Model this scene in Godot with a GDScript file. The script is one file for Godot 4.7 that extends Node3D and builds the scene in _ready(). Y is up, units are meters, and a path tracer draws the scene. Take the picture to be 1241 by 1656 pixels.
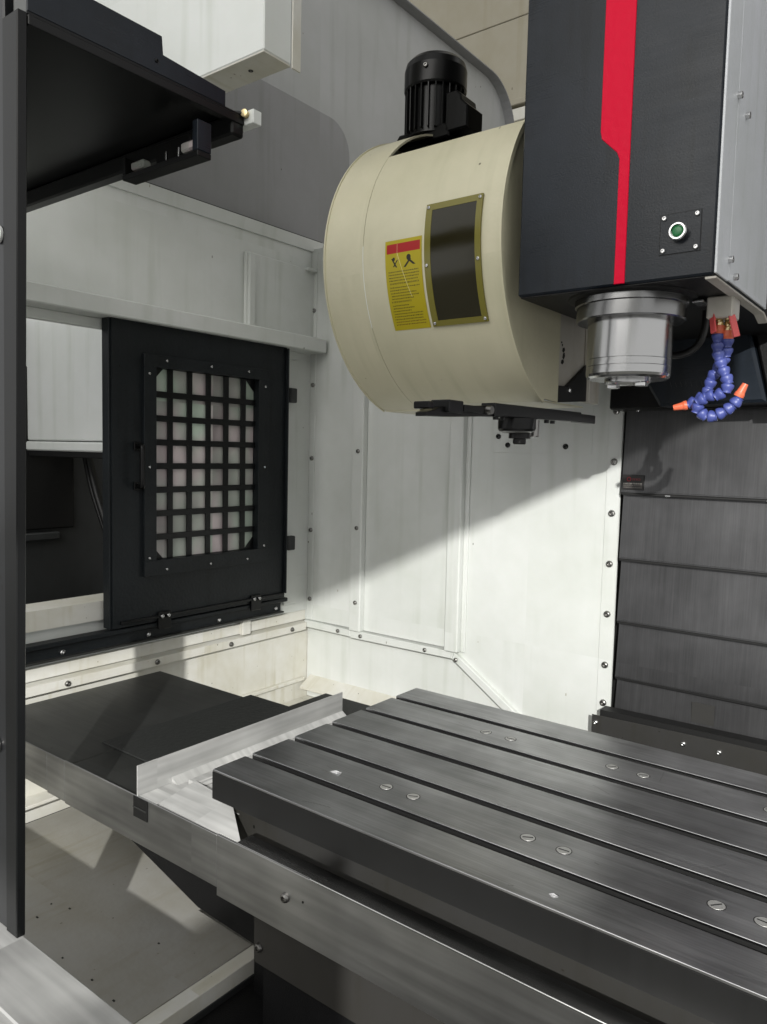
extends Node3D
# Inside of a vertical milling machine. x runs along the table (to the right), z towards the viewer, y up; the table top is y = 0, its front left corner the origin.

var M := {}
var used := {}
var screw_mesh: ArrayMesh
var bolt_mesh: ArrayMesh

# ------------------------------------------------------------------ helpers
func numbered(n: String) -> String:
	var c: int = used.get(n, 0)
	used[n] = c + 1
	return n if c == 0 else "%s_%03d" % [n, c]

func thing(called: String, label: String, category: String, at := Vector3.ZERO, group := "") -> Node3D:
	var o := Node3D.new()
	o.name = numbered(called)
	add_child(o)
	o.position = at
	o.set_meta("label", label)
	o.set_meta("category", category)
	if group: o.set_meta("group", group)
	return o

func part(parent: Node3D, called: String, mesh: Mesh, mat: Material, xf = null) -> MeshInstance3D:
	# meshes are given in scene coordinates; parts sit relative to their thing
	var o := MeshInstance3D.new()
	o.name = called
	o.mesh = mesh
	o.material_override = mat
	parent.add_child(o, true)
	var up := Vector3.ZERO
	var p: Node = parent
	while p != self:
		up += p.position
		p = p.get_parent()
	if xf == null:
		o.position = -up
	else:
		o.transform = xf
		o.position -= up
	return o

func tri(st: SurfaceTool, a: Vector3, b: Vector3, c: Vector3, n: Vector3) -> void:
	if (b - a).cross(c - a).dot(n) > 0.0:
		var t := b
		b = c
		c = t
	for v: Vector3 in [a, b, c]:
		st.set_uv(Vector2(v.z, v.x + 0.37 * v.y))   # u across the ground marks
		st.add_vertex(v)

func quad(st: SurfaceTool, a: Vector3, b: Vector3, c: Vector3, d: Vector3, n: Vector3) -> void:
	tri(st, a, b, c, n)
	tri(st, a, c, d, n)

func begin(smooth := false) -> SurfaceTool:
	var st := SurfaceTool.new()
	st.begin(Mesh.PRIMITIVE_TRIANGLES)
	st.set_smooth_group(0 if smooth else -1)
	return st

func done(st: SurfaceTool) -> ArrayMesh:
	st.generate_normals()
	return st.commit()

# a box from corner a to corner b with chamfered edges
func add_box(st: SurfaceTool, a: Vector3, b: Vector3, ch := 0.0015) -> void:
	var c := (a + b) / 2.0
	var h := (b - a).abs() / 2.0
	ch = minf(ch, 0.45 * minf(h.x, minf(h.y, h.z)))
	var k := h - Vector3.ONE * ch
	for ax in 3:
		var u := (ax + 1) % 3
		var v := (ax + 2) % 3
		for s in [-1.0, 1.0]:
			var p := []
			for q in [[-1, -1], [1, -1], [1, 1], [-1, 1]]:
				var w := Vector3.ZERO
				w[ax] = s * h[ax]
				w[u] = q[0] * k[u]
				w[v] = q[1] * k[v]
				p.append(c + w)
			var n := Vector3.ZERO
			n[ax] = s
			quad(st, p[0], p[1], p[2], p[3], n)
			for s2 in [-1.0, 1.0]:   # edges between faces ax and u
				var e := []
				for q in [[0, -1.0], [0, 1.0], [1, 1.0], [1, -1.0]]:
					var w := Vector3.ZERO
					w[ax] = s * (h[ax] if q[0] == 0 else k[ax])
					w[u] = s2 * (k[u] if q[0] == 0 else h[u])
					w[v] = q[1] * k[v]
					e.append(c + w)
				var n2 := Vector3.ZERO
				n2[ax] = s
				n2[u] = s2
				quad(st, e[0], e[1], e[2], e[3], n2)
	for sx in [-1.0, 1.0]:
		for sy in [-1.0, 1.0]:
			for sz in [-1.0, 1.0]:
				var s := Vector3(sx, sy, sz)
				tri(st, c + s * Vector3(h.x, k.y, k.z), c + s * Vector3(k.x, h.y, k.z), c + s * Vector3(k.x, k.y, h.z), s)

func box(a: Vector3, b: Vector3, ch := 0.0015) -> ArrayMesh:
	var st := begin()
	add_box(st, a, b, ch)
	return done(st)

func bx(x0: float, y0: float, z0: float, x1: float, y1: float, z1: float, ch := 0.0015) -> ArrayMesh:
	return box(Vector3(x0, y0, z0), Vector3(x1, y1, z1), ch)

func lift(ax: int, p: Vector2, t: float) -> Vector3:
	# ax 0: p = (z, y); ax 1: p = (x, z); ax 2: p = (x, y)
	if ax == 0: return Vector3(t, p.y, p.x)
	if ax == 1: return Vector3(p.x, t, p.y)
	return Vector3(p.x, p.y, t)

# a polygon swept along an axis from lo to hi, its rims chamfered
func add_prism(st: SurfaceTool, poly: PackedVector2Array, ax: int, lo: float, hi: float, ch := 0.0) -> void:
	var n := poly.size()
	var cw := Geometry2D.is_polygon_clockwise(poly)
	var inner := PackedVector2Array()
	var outs := []
	for i in n:
		var d := (poly[(i + 1) % n] - poly[i]).normalized()
		var o := Vector2(d.y, -d.x)
		outs.append(-o if cw else o)
	for i in n:
		var o0: Vector2 = outs[(i + n - 1) % n]
		var o1: Vector2 = outs[i]
		var m := (o0 + o1)
		m /= maxf(0.35, m.length_squared() / 2.0)
		inner.append(poly[i] - m * ch)
	var idx := Geometry2D.triangulate_polygon(inner)
	for s in 2:
		var t := lo if s == 0 else hi
		var nn := lift(ax, Vector2.ZERO, -1.0 if s == 0 else 1.0)
		for k in range(0, idx.size(), 3):
			tri(st, lift(ax, inner[idx[k]], t), lift(ax, inner[idx[k + 1]], t), lift(ax, inner[idx[k + 2]], t), nn)
	for i in n:
		var j := (i + 1) % n
		var on := lift(ax, outs[i], 0.0)
		quad(st, lift(ax, poly[i], lo + ch), lift(ax, poly[j], lo + ch), lift(ax, poly[j], hi - ch), lift(ax, poly[i], hi - ch), on)
		if ch > 0.0:
			quad(st, lift(ax, poly[i], lo + ch), lift(ax, poly[j], lo + ch), lift(ax, inner[j], lo), lift(ax, inner[i], lo), on + lift(ax, Vector2.ZERO, -1.0))
			quad(st, lift(ax, poly[i], hi - ch), lift(ax, poly[j], hi - ch), lift(ax, inner[j], hi), lift(ax, inner[i], hi), on + lift(ax, Vector2.ZERO, 1.0))

func prism(pts: Array, ax: int, lo: float, hi: float, ch := 0.0) -> ArrayMesh:
	var st := begin()
	add_prism(st, PackedVector2Array(pts), ax, lo, hi, ch)
	return done(st)

# a profile of (radius, height) turned about an axis through `at`; each profile segment is shaded on its own unless `soft`
func add_lathe(st: SurfaceTool, prof: Array, at: Vector3, dir: Vector3, seg := 24, soft := false, group := 1) -> void:
	var w := dir.normalized()
	var u := w.cross(Vector3(0.3, 0.2, 0.9)).normalized()
	var v := w.cross(u)
	for i in prof.size() - 1:
		st.set_smooth_group(group if soft else group + i)
		var p: Vector2 = prof[i]
		var q: Vector2 = prof[i + 1]
		for k in seg:
			var a0 := TAU * k / seg
			var a1 := TAU * (k + 1) / seg
			var c0 := u * cos(a0) + v * sin(a0)
			var c1 := u * cos(a1) + v * sin(a1)
			var mid := (c0 + c1).normalized()
			var n := mid * (q.y - p.y) - w * (q.x - p.x)
			if p.x > 1e-6:
				tri(st, at + c0 * p.x + w * p.y, at + c1 * p.x + w * p.y, at + c1 * q.x + w * q.y, n)
			if q.x > 1e-6:
				tri(st, at + c0 * p.x + w * p.y, at + c1 * q.x + w * q.y, at + c0 * q.x + w * q.y, n)

func lathe(prof: Array, at: Vector3, dir: Vector3, seg := 24, soft := false) -> ArrayMesh:
	var st := begin()
	add_lathe(st, prof, at, dir, seg, soft)
	return done(st)

func tube(pts: Array, r: float, seg := 10) -> ArrayMesh:
	var st := begin(true)
	var c := Curve3D.new()
	for i in pts.size():
		var t: Vector3 = (pts[mini(i + 1, pts.size() - 1)] - pts[maxi(i - 1, 0)]) / 6.0
		c.add_point(pts[i], -t, t)
	var n := 8 * pts.size()
	var rings := []
	var u := Vector3(0.31, 0.2, 0.93)
	for i in n + 1:
		var l := c.get_baked_length() * i / n
		var p := c.sample_baked(l, true)
		var d := (c.sample_baked(minf(l + 0.002, c.get_baked_length()), true) - c.sample_baked(maxf(l - 0.002, 0.0), true)).normalized()
		u = (u - d * u.dot(d)).normalized()
		var v := d.cross(u)
		var ring := []
		for k in seg:
			ring.append(p + (u * cos(TAU * k / seg) + v * sin(TAU * k / seg)) * r)
		rings.append([ring, p])
	for i in n:
		for k in seg:
			var a: Vector3 = rings[i][0][k]
			quad(st, a, rings[i][0][(k + 1) % seg], rings[i + 1][0][(k + 1) % seg], rings[i + 1][0][k], a - rings[i][1])
	return done(st)

# a curved sheet about the x axis through (y0, z0): angles in degrees, 0 towards +z, 90 upwards
func arc_sheet(x0: float, x1: float, r0: float, r1: float, y0: float, z0: float, d0: float, d1: float, steps := 40) -> ArrayMesh:
	var st := begin()
	for i in steps:
		var a := deg_to_rad(lerpf(d0, d1, float(i) / steps))
		var b := deg_to_rad(lerpf(d0, d1, float(i + 1) / steps))
		var p := func(x: float, r: float, t: float) -> Vector3: return Vector3(x, y0 + r * sin(t), z0 + r * cos(t))
		var out := Vector3(0, sin((a + b) / 2), cos((a + b) / 2))
		st.set_smooth_group(1)
		quad(st, p.call(x0, r1, a), p.call(x1, r1, a), p.call(x1, r1, b), p.call(x0, r1, b), out)
		st.set_smooth_group(2)
		quad(st, p.call(x0, r0, a), p.call(x1, r0, a), p.call(x1, r0, b), p.call(x0, r0, b), -out)
		st.set_smooth_group(-1)
		quad(st, p.call(x0, r0, a), p.call(x0, r1, a), p.call(x0, r1, b), p.call(x0, r0, b), Vector3.LEFT)
		quad(st, p.call(x1, r0, a), p.call(x1, r1, a), p.call(x1, r1, b), p.call(x1, r0, b), Vector3.RIGHT)
		var tang := Vector3(0, cos(a), -sin(a))
		if i == 0: quad(st, p.call(x0, r0, a), p.call(x1, r0, a), p.call(x1, r1, a), p.call(x0, r1, a), -tang)
		if i == steps - 1: quad(st, p.call(x0, r0, b), p.call(x1, r0, b), p.call(x1, r1, b), p.call(x0, r1, b), tang)
	return done(st)

func facing(n: Vector3, at: Vector3, spin := 0.0, s := 1.0) -> Transform3D:
	var z := n.normalized()
	var x := (Vector3.UP if absf(z.y) < 0.9 else Vector3.RIGHT).cross(z).normalized()
	var b := Basis(x, z.cross(x), z) * Basis(Vector3(0, 0, 1), spin)
	return Transform3D(b.scaled_local(Vector3.ONE * s), at)

func make_screw(r: float, h: float, head: bool) -> ArrayMesh:
	var st := begin()
	var z := Vector3(0, 0, 1)
	add_lathe(st, [Vector2(r, 0), Vector2(r, h * 0.35), Vector2(r * 0.86, h * 0.8), Vector2(r * 0.62, h), Vector2(r * 0.48, h)] if head else [Vector2(r, 0), Vector2(r, h * 0.85), Vector2(r * 0.9, h), Vector2(r * 0.52, h)], Vector3.ZERO, z, 12, false, 1)
	add_lathe(st, [Vector2(r * (0.48 if head else 0.52), h), Vector2(r * 0.46, h * 0.35), Vector2(0, h * 0.35)], Vector3.ZERO, z, 6, false, 40)
	return done(st)

var spin := 0.0
func screw(parent: Node3D, at: Vector3, n: Vector3, s := 1.0, mat := "screw", m: ArrayMesh = null) -> MeshInstance3D:
	spin += 1.37
	return part(parent, "screw", screw_mesh if m == null else m, M[mat], facing(n, at, spin, s))

# ------------------------------------------------------------------ textures and materials
func noise(seed_: int, f: float, oct := 4, type := FastNoiseLite.TYPE_SIMPLEX_SMOOTH) -> FastNoiseLite:
	var n := FastNoiseLite.new()
	n.seed = seed_
	n.frequency = f
	n.noise_type = type
	n.fractal_octaves = oct
	return n

func streaks(seed_: int, w: int, along_u: bool, lo: float, hi: float, blotch: float, fine := 0.5) -> ImageTexture:
	var a := noise(seed_, 1.0, 3)
	var b := noise(seed_ + 7, 0.006, 5)
	var c := noise(seed_ + 3, 0.02, 3)
	var im := Image.create_empty(w, w, false, Image.FORMAT_RGB8)
	for y in w:
		for x in w:
			var s := float(x if along_u else y)
			var t := float(y if along_u else x)
			var v := a.get_noise_2d(s * 0.006, t * fine) * 0.55 + 0.35 * a.get_noise_2d(s * 0.0015 + 90.0, t * fine * 0.13)
			v += blotch * (b.get_noise_2d(x, y) * 1.2 + 0.4 * c.get_noise_2d(s * 0.4, t))
			var g := clampf(lerpf(lo, hi, 0.5 + 0.6 * v), 0.0, 1.0)
			im.set_pixel(x, y, Color(g, g, g))
	return ImageTexture.create_from_image(im)

func scratched(tex: ImageTexture, count: int) -> ImageTexture:
	# short scuffs and scratches across the ground surface
	var im := tex.get_image()
	var w := im.get_width()
	var rng := RandomNumberGenerator.new()
	rng.seed = 314
	for i in count:
		var p := Vector2(rng.randf() * w, rng.randf() * w)
		var d := Vector2.from_angle(rng.randf_range(-0.5, 0.5) if i % 3 else rng.randf() * PI)
		var bright := rng.randf_range(0.55, 0.7) if i % 2 else 1.0
		for k in rng.randi_range(6, 45):
			p += d
			d = d.rotated(rng.randf_range(-0.03, 0.03))
			var q := Vector2i(posmod(int(p.x), w), posmod(int(p.y), w))
			var c := im.get_pixelv(q).lerp(Color(bright, bright, bright), 0.6)
			im.set_pixelv(q, c)
	return ImageTexture.create_from_image(im)

func grime(seed_: int, w: int, lo: float, tint: Color, specks: int) -> ImageTexture:
	var b := noise(seed_, 0.004, 5)
	var c := noise(seed_ + 3, 0.03, 3)
	var im := Image.create_empty(w, w, false, Image.FORMAT_RGB8)
	for y in w:
		for x in w:
			var drip := maxf(0.0, b.get_noise_2d(x * 9.0, y * 0.55) - 0.12) * maxf(0.0, 0.5 + b.get_noise_2d(x + 300.0, y))
			var v := clampf(0.66 + 0.55 * b.get_noise_2d(x, y) + 0.14 * c.get_noise_2d(x, y) - 1.3 * drip, 0.0, 1.0)
			im.set_pixel(x, y, tint.lerp(Color.WHITE, lerpf(lo, 1.0, v)))
	var rng := RandomNumberGenerator.new()
	rng.seed = seed_
	for i in specks:
		var g := rng.randf_range(0.35, 0.75)
		im.fill_rect(Rect2i(rng.randi_range(0, w - 4), rng.randi_range(0, w - 4), rng.randi_range(1, 2), rng.randi_range(1, 3)), Color(g, g * 0.95, g * 0.85))
	return ImageTexture.create_from_image(im)

func reflection_tint() -> ImageTexture:
	# faint green, grey and pink tint painted in for blurred reflections on the pane
	var b := noise(61, 0.012, 3)
	var im := Image.create_empty(256, 256, false, Image.FORMAT_RGB8)
	for y in 256:
		for x in 256:
			var v := b.get_noise_2d(x, y * 0.6)
			var g := 0.82 + 0.28 * b.get_noise_2d(x + 500, y * 0.5)
			im.set_pixel(x, y, Color(0.93, 1.0, 0.94).lerp(Color(1.0, 0.93, 0.95), clampf(0.5 + 1.4 * v, 0.0, 1.0)) * Color(g, g, g))
	return ImageTexture.create_from_image(im)

func bumps(seed_: int, f: float, strength: float) -> NoiseTexture2D:
	var t := NoiseTexture2D.new()
	t.width = 512
	t.height = 512
	t.seamless = true
	t.as_normal_map = true
	t.bump_strength = strength
	t.noise = noise(seed_, f, 3)
	return t

func mat(called: String, lin: Color, rough: float, metal := 0.0, tex: Texture2D = null, scale := 1.0, rtex: Texture2D = null, ntex: Texture2D = null, nscale := 0.5) -> StandardMaterial3D:
	var m := StandardMaterial3D.new()
	m.resource_name = called
	m.albedo_color = lin.linear_to_srgb()
	m.roughness = rough
	m.metallic = metal
	m.uv1_triplanar = true
	m.uv1_scale = Vector3.ONE * scale
	m.uv1_triplanar_sharpness = 8.0
	if tex: m.albedo_texture = tex
	if rtex: m.roughness_texture = rtex
	if ntex:
		m.normal_enabled = true
		m.normal_texture = ntex
		m.normal_scale = nscale
	M[called] = m
	return m

func lin(r: float, g: float, b: float) -> Color:
	return Color(r / 255.0, g / 255.0, b / 255.0).srgb_to_linear()

func materials() -> void:
	var paint := grime(11, 512, 0.2, Color(0.885, 0.895, 0.87), 12)
	var dirt := grime(23, 512, 0.25, Color(0.84, 0.82, 0.74), 40)
	var su := streaks(5, 1024, true, 0.80, 1.0, 1.1)
	var ground := scratched(streaks(6, 1024, true, 0.74, 1.0, 0.85, 0.45), 110)
	var sv := streaks(9, 1024, false, 0.78, 1.0, 0.7)
	var smear := streaks(17, 512, true, 0.72, 1.0, 0.9, 0.12)
	var rough_u := streaks(31, 512, true, 0.70, 1.0, 0.7, 0.4)
	var black_tex := grime(41, 512, 0.2, Color(0.70, 0.70, 0.68), 30)
	var peel := bumps(3, 0.12, 2.0)
	var coarse := bumps(4, 0.30, 4.0)
	var wavy := bumps(8, 0.006, 2.0)
	mat("white", Color(0.69, 0.705, 0.69), 0.42, 0.0, paint, 0.9, null, peel, 0.03)
	mat("white_dirty", Color(0.70, 0.695, 0.66), 0.45, 0.0, dirt, 1.6, null, peel, 0.04)
	mat("white_clean", Color(0.76, 0.78, 0.77), 0.40, 0.0, paint, 0.7)
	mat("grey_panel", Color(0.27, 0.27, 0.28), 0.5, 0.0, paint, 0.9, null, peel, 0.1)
	mat("floor", Color(0.22, 0.22, 0.21), 0.6, 0.0, dirt, 0.4)
	mat("beige_wall", Color(0.36, 0.335, 0.27), 0.8, 0.0, dirt, 0.5)
	mat("cream", Color(0.61, 0.575, 0.425), 0.36, 0.0, paint, 1.2, null, peel, 0.08)
	mat("magazine_grey", Color(0.50, 0.48, 0.45), 0.45, 0.0, dirt, 2.0)
	mat("charcoal", lin(31, 37, 45), 0.36, 0.0, black_tex, 2.0, rough_u, coarse, 0.03)
	mat("head_side", Color(0.70, 0.715, 0.76), 0.4, 0.05, paint, 1.3, null, peel, 0.1)
	mat("black_paint", lin(17, 18, 19), 0.34, 0.0, black_tex, 1.7)
	mat("door_black", lin(27, 31, 34), 0.45, 0.0, black_tex, 1.4, null, peel, 0.15)
	mat("dark_cast", lin(20, 20, 21), 0.5, 0.0, black_tex, 2.2, null, coarse, 0.12)
	mat("motor_black", lin(8, 8, 8), 0.32, 0.0)
	mat("rubber", lin(28, 30, 29), 0.62, 0.0, black_tex, 1.1, null, peel, 0.2)
	mat("cover_grey", lin(54, 55, 54), 0.5, 0.35, black_tex, 1.2, rough_u)
	mat("red", Color(0.72, 0.001, 0.035), 0.45, 0.0, null, 1.0, null, peel, 0.12)
	M.red.metallic_specular = 0.25
	for k in ["charcoal", "black_paint", "door_black", "dark_cast", "motor_black"]: M[k].metallic_specular = 0.36
	mat("steel", Color(0.50, 0.50, 0.495), 0.40, 1.0, smear, 0.9, rough_u, wavy, 0.10)
	mat("steel_bright", Color(0.74, 0.74, 0.73), 0.28, 1.0, smear, 1.1, rough_u, wavy, 0.12)
	var tt := mat("table_top", Color(0.66, 0.66, 0.675), 0.40, 1.0, ground, 0.82, rough_u, wavy, 0.06)
	tt.anisotropy_enabled = true
	tt.anisotropy = 0.75
	mat("steel_plain", Color(0.64, 0.64, 0.63), 0.42, 0.5, smear, 0.9)
	mat("gutter_light", Color(0.60, 0.60, 0.59), 0.42, 0.15, smear, 0.9)
	mat("leaf_grey", lin(38, 39, 42), 0.3, 0.3, black_tex, 1.0)
	mat("table_body", lin(20, 20, 20), 0.5, 0.3, black_tex, 1.5)
	mat("cover_plate", Color(0.118, 0.118, 0.122), 0.38, 0.8, sv, 0.9, null, wavy, 0.10)
	mat("strip_plate", Color(0.085, 0.084, 0.083), 0.46, 0.7, dirt, 1.2)
	mat("saddle", Color(0.06, 0.058, 0.056), 0.5, 0.5, dirt, 1.0)
	mat("grey_plate", Color(0.38, 0.385, 0.39), 0.5, 0.0, paint, 0.8)
	mat("flange_steel", Color(0.22, 0.22, 0.22), 0.24, 1.0)
	mat("chrome", Color(0.40, 0.40, 0.40), 0.2, 1.0)
	mat("screw", Color(0.25, 0.245, 0.235), 0.32, 1.0)
	mat("screw_bright", Color(0.62, 0.62, 0.62), 0.26, 1.0)
	mat("screw_black", lin(26, 26, 26), 0.35, 0.5)
	mat("plug", Color(0.66, 0.655, 0.64), 0.55, 1.0)
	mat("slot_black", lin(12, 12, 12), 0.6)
	mat("green", Color(0.01, 0.16, 0.045), 0.3)
	mat("pane_dark", lin(34, 31, 12), 0.16)
	mat("olive", lin(112, 106, 42), 0.25)
	mat("frosted", Color(0.74, 0.75, 0.73), 0.30, 0.0, reflection_tint(), 1.6)
	mat("hose_blue", Color(0.045, 0.06, 0.22), 0.42)
	mat("hose_orange", Color(0.55, 0.11, 0.05), 0.36)
	mat("valve_red", Color(0.62, 0.09, 0.09), 0.4)
	mat("brass", Color(0.62, 0.50, 0.28), 0.32, 1.0)
	mat("cable", lin(18, 18, 18), 0.45)
	mat("smudge", lin(24, 22, 18), 0.6)
	mat("cabinet_dark", lin(52, 53, 54), 0.5, 0.0, black_tex, 1.0)
	mat("cabinet_deep", lin(58, 60, 61), 0.5, 0.0, black_tex, 1.0)
	mat("tray_paint", Color(0.34, 0.335, 0.32), 0.34, 0.0, dirt, 1.4, null, peel, 0.08)

# ------------------------------------------------------------------ scene
func _ready() -> void:
	var cam := Camera3D.new()
	cam.name = "camera"
	add_child(cam)
	cam.fov = 68.0265
	cam.near = 0.02
	cam.far = 200.0
	cam.position = Vector3(0.91455, 0.5025, 0.7638)
	cam.basis = Basis(Vector3.UP, 0.65461101) * Basis(Vector3.RIGHT, -0.07678996) * Basis(Vector3.BACK, 0.02271483)
	cam.current = true

	var we := WorldEnvironment.new()
	we.name = "environment"
	var e := Environment.new()
	e.background_mode = Environment.BG_COLOR
	e.background_color = Color(0.86, 0.86, 0.855)
	e.background_energy_multiplier = 1.0
	e.tonemap_mode = Environment.TONE_MAPPER_LINEAR
	e.tonemap_exposure = 1.32
	e.sdfgi_enabled = true
	e.ssao_enabled = true
	e.ssil_enabled = true
	we.environment = e
	add_child(we)

	materials()
	screw_mesh = make_screw(0.0075, 0.006, true)
	bolt_mesh = make_screw(0.006, 0.007, false)

	lamps()
	hall()
	back_wall()
	left_wall()
	outside_window()
	column()
	bed_and_tray()
	worktable()
	aprons()
	spindle_head()
	hoses()
	magazine()
	change_arm()
	window_door()
	machine_door()
	small_things()

func lamp(called: String, label: String, at: Vector3, look: Vector3, size: Vector2, energy: float, glow: float, col: Color, cone := 0.0) -> Node3D:
	var o := thing(called, label, "lamp", at)
	var f := facing(look - at, at)
	var hb := begin()
	add_box(hb, Vector3(-size.x / 2 - 0.012, -size.y / 2 - 0.012, -0.05), Vector3(size.x / 2 + 0.012, size.y / 2 + 0.012, -0.004), 0.004)
	part(o, "housing", done(hb), M.black_paint, f)
	var gm := StandardMaterial3D.new()
	gm.resource_name = called + "_glow"
	gm.albedo_color = Color(0.9, 0.9, 0.9)
	gm.emission_enabled = true
	gm.emission = col
	gm.emission_energy_multiplier = glow
	var lb := begin()
	add_box(lb, Vector3(-size.x / 2, -size.y / 2, -0.004), Vector3(size.x / 2, size.y / 2, 0.0), 0.001)
	part(o, "lamp_glass", done(lb), gm, f)
	var l: Light3D
	if cone > 0.0:
		l = SpotLight3D.new()
		l.spot_angle = cone
		l.spot_angle_attenuation = 0.55
		l.spot_range = 12.0
		l.light_size = size.x * 0.4
	else:
		l = AreaLight3D.new()
		l.area_size = size
		l.set("area_range", 12.0)
	l.name = "lamp_light"
	l.light_energy = energy
	l.light_color = col
	l.shadow_enabled = true
	o.add_child(l)
	l.transform = facing(at - look, Vector3.ZERO)
	l.position = (look - at).normalized() * 0.004
	return o

func lamps() -> void:
	lamp("work_lamp", "small bright work lamp standing to the right, outside the picture", Vector3(2.20, 1.432, 2.65), Vector3(-0.1, 0.0, -0.65), Vector2(0.05, 0.05), 17.0, 30.0, Color(1.0, 0.995, 0.975), 36.0)
	lamp("hall_lamp", "large flat hall lamp hanging high in front of the machine door", Vector3(0.45, 2.3, 2.7), Vector3(-0.3, 0.6, -0.5), Vector2(2.4, 1.6), 2.3, 1.5, Color(1.0, 0.99, 0.97))

func hall() -> void:
	var f := MeshInstance3D.new()
	f.name = "floor"
	f.mesh = bx(-12.0, -1.0, -3.0, 12.0, -0.9, 12.0, 0.0)
	f.material_override = M.floor
	f.set_meta("label", "grey concrete hall floor below the machine")
	f.set_meta("kind", "structure")
	add_child(f)
	var rw := thing("light_flap", "added flap sheets out of view on the right that cut the work lamp beam", "door", Vector3(1.10, -0.12, 1.1))  # added unseen sheets that cut the lamp beam to a straight edge
	part(rw, "upper_flap", bx(1.10, 0.906, 0.32, 1.104, 2.60, 1.9, 0.001), M.white_clean)
	part(rw, "leaf", prism([Vector2(1.14, -0.12), Vector2(1.9, -0.12), Vector2(1.9, 0.65), Vector2(1.49, 0.65), Vector2(1.49, 0.592), Vector2(1.14, 0.592)], 0, 1.10, 1.104), M.black_paint)  # added lower sheet, stepped to keep lamp light off the tray
	var er := thing("added_roof", "added roof sheet above the working space, out of view, blocking light from above", "roof", Vector3(0.3, 2.1, -0.6))  # added unseen sheet that darkens the upper walls
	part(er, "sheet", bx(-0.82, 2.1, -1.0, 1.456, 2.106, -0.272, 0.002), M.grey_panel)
	var w := thing("hall_wall", "pale beige wall of the hall far behind the machine", "wall", Vector3(-1.4, -0.9, -3.0))
	part(w, "wall_panel", bx(-4.0, -0.9, -3.1, 1.5, 2.838, -3.0, 0.003), M.beige_wall)
	part(w, "wall_panel", bx(-4.0, 2.842, -3.1, 1.5, 5.0, -3.0, 0.003), M.beige_wall)
	part(w, "ledge", bx(-4.0, 2.37, -2.998, 1.5, 2.40, -2.96, 0.003), M.beige_wall)
	part(w, "ledge", bx(-4.0, 2.29, -2.998, 1.5, 2.355, -2.97, 0.003), M.white_dirty)
	# two grey side plates with rounded corners, the farther one with an inward flange
	var p := thing("roof_side_plate", "grey side plate with rounded upper corner above the left wall ledge", "panel", Vector3(-0.82, 1.17, -0.5))
	var pts := [Vector2(0.30, 1.178), Vector2(-1.262, 1.178)]
	for k in 9:
		var a := deg_to_rad(90.0 * k / 8)
		pts.append(Vector2(-1.162 - 0.10 * cos(a), 1.50 + 0.10 * sin(a)))
	pts.append(Vector2(0.30, 1.60))
	part(p, "plate", prism(pts, 0, -0.823, -0.820, 0.0008), M.grey_panel)
	var q := thing("rear_side_plate", "tall grey plate with flanged rounded corner behind the motor", "panel", Vector3(-0.95, 0.5, -1.5))
	var outer := []
	var inner := []
	for k in 11:
		var a := deg_to_rad(90.0 * k / 10)
		outer.append(Vector2(-2.345 - 0.23 * cos(a), 2.01 + 0.23 * sin(a)))
		inner.append(Vector2(-2.345 - 0.225 * cos(a), 2.01 + 0.225 * sin(a)))
	part(q, "plate", prism([Vector2(-1.3, 0.0), Vector2(-2.575, 0.0)] + outer + [Vector2(-0.4, 2.24), Vector2(-0.4, 1.3), Vector2(-1.3, 1.3)], 0, -0.954, -0.950), M.grey_plate)
	var ri := inner.duplicate()
	ri.reverse()
	part(q, "flange", prism([Vector2(-2.575, 0.0)] + outer + [Vector2(-0.4, 2.24), Vector2(-0.4, 2.235)] + ri + [Vector2(-2.57, 0.0)], 0, -0.950, -0.905), M.grey_panel)

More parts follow.
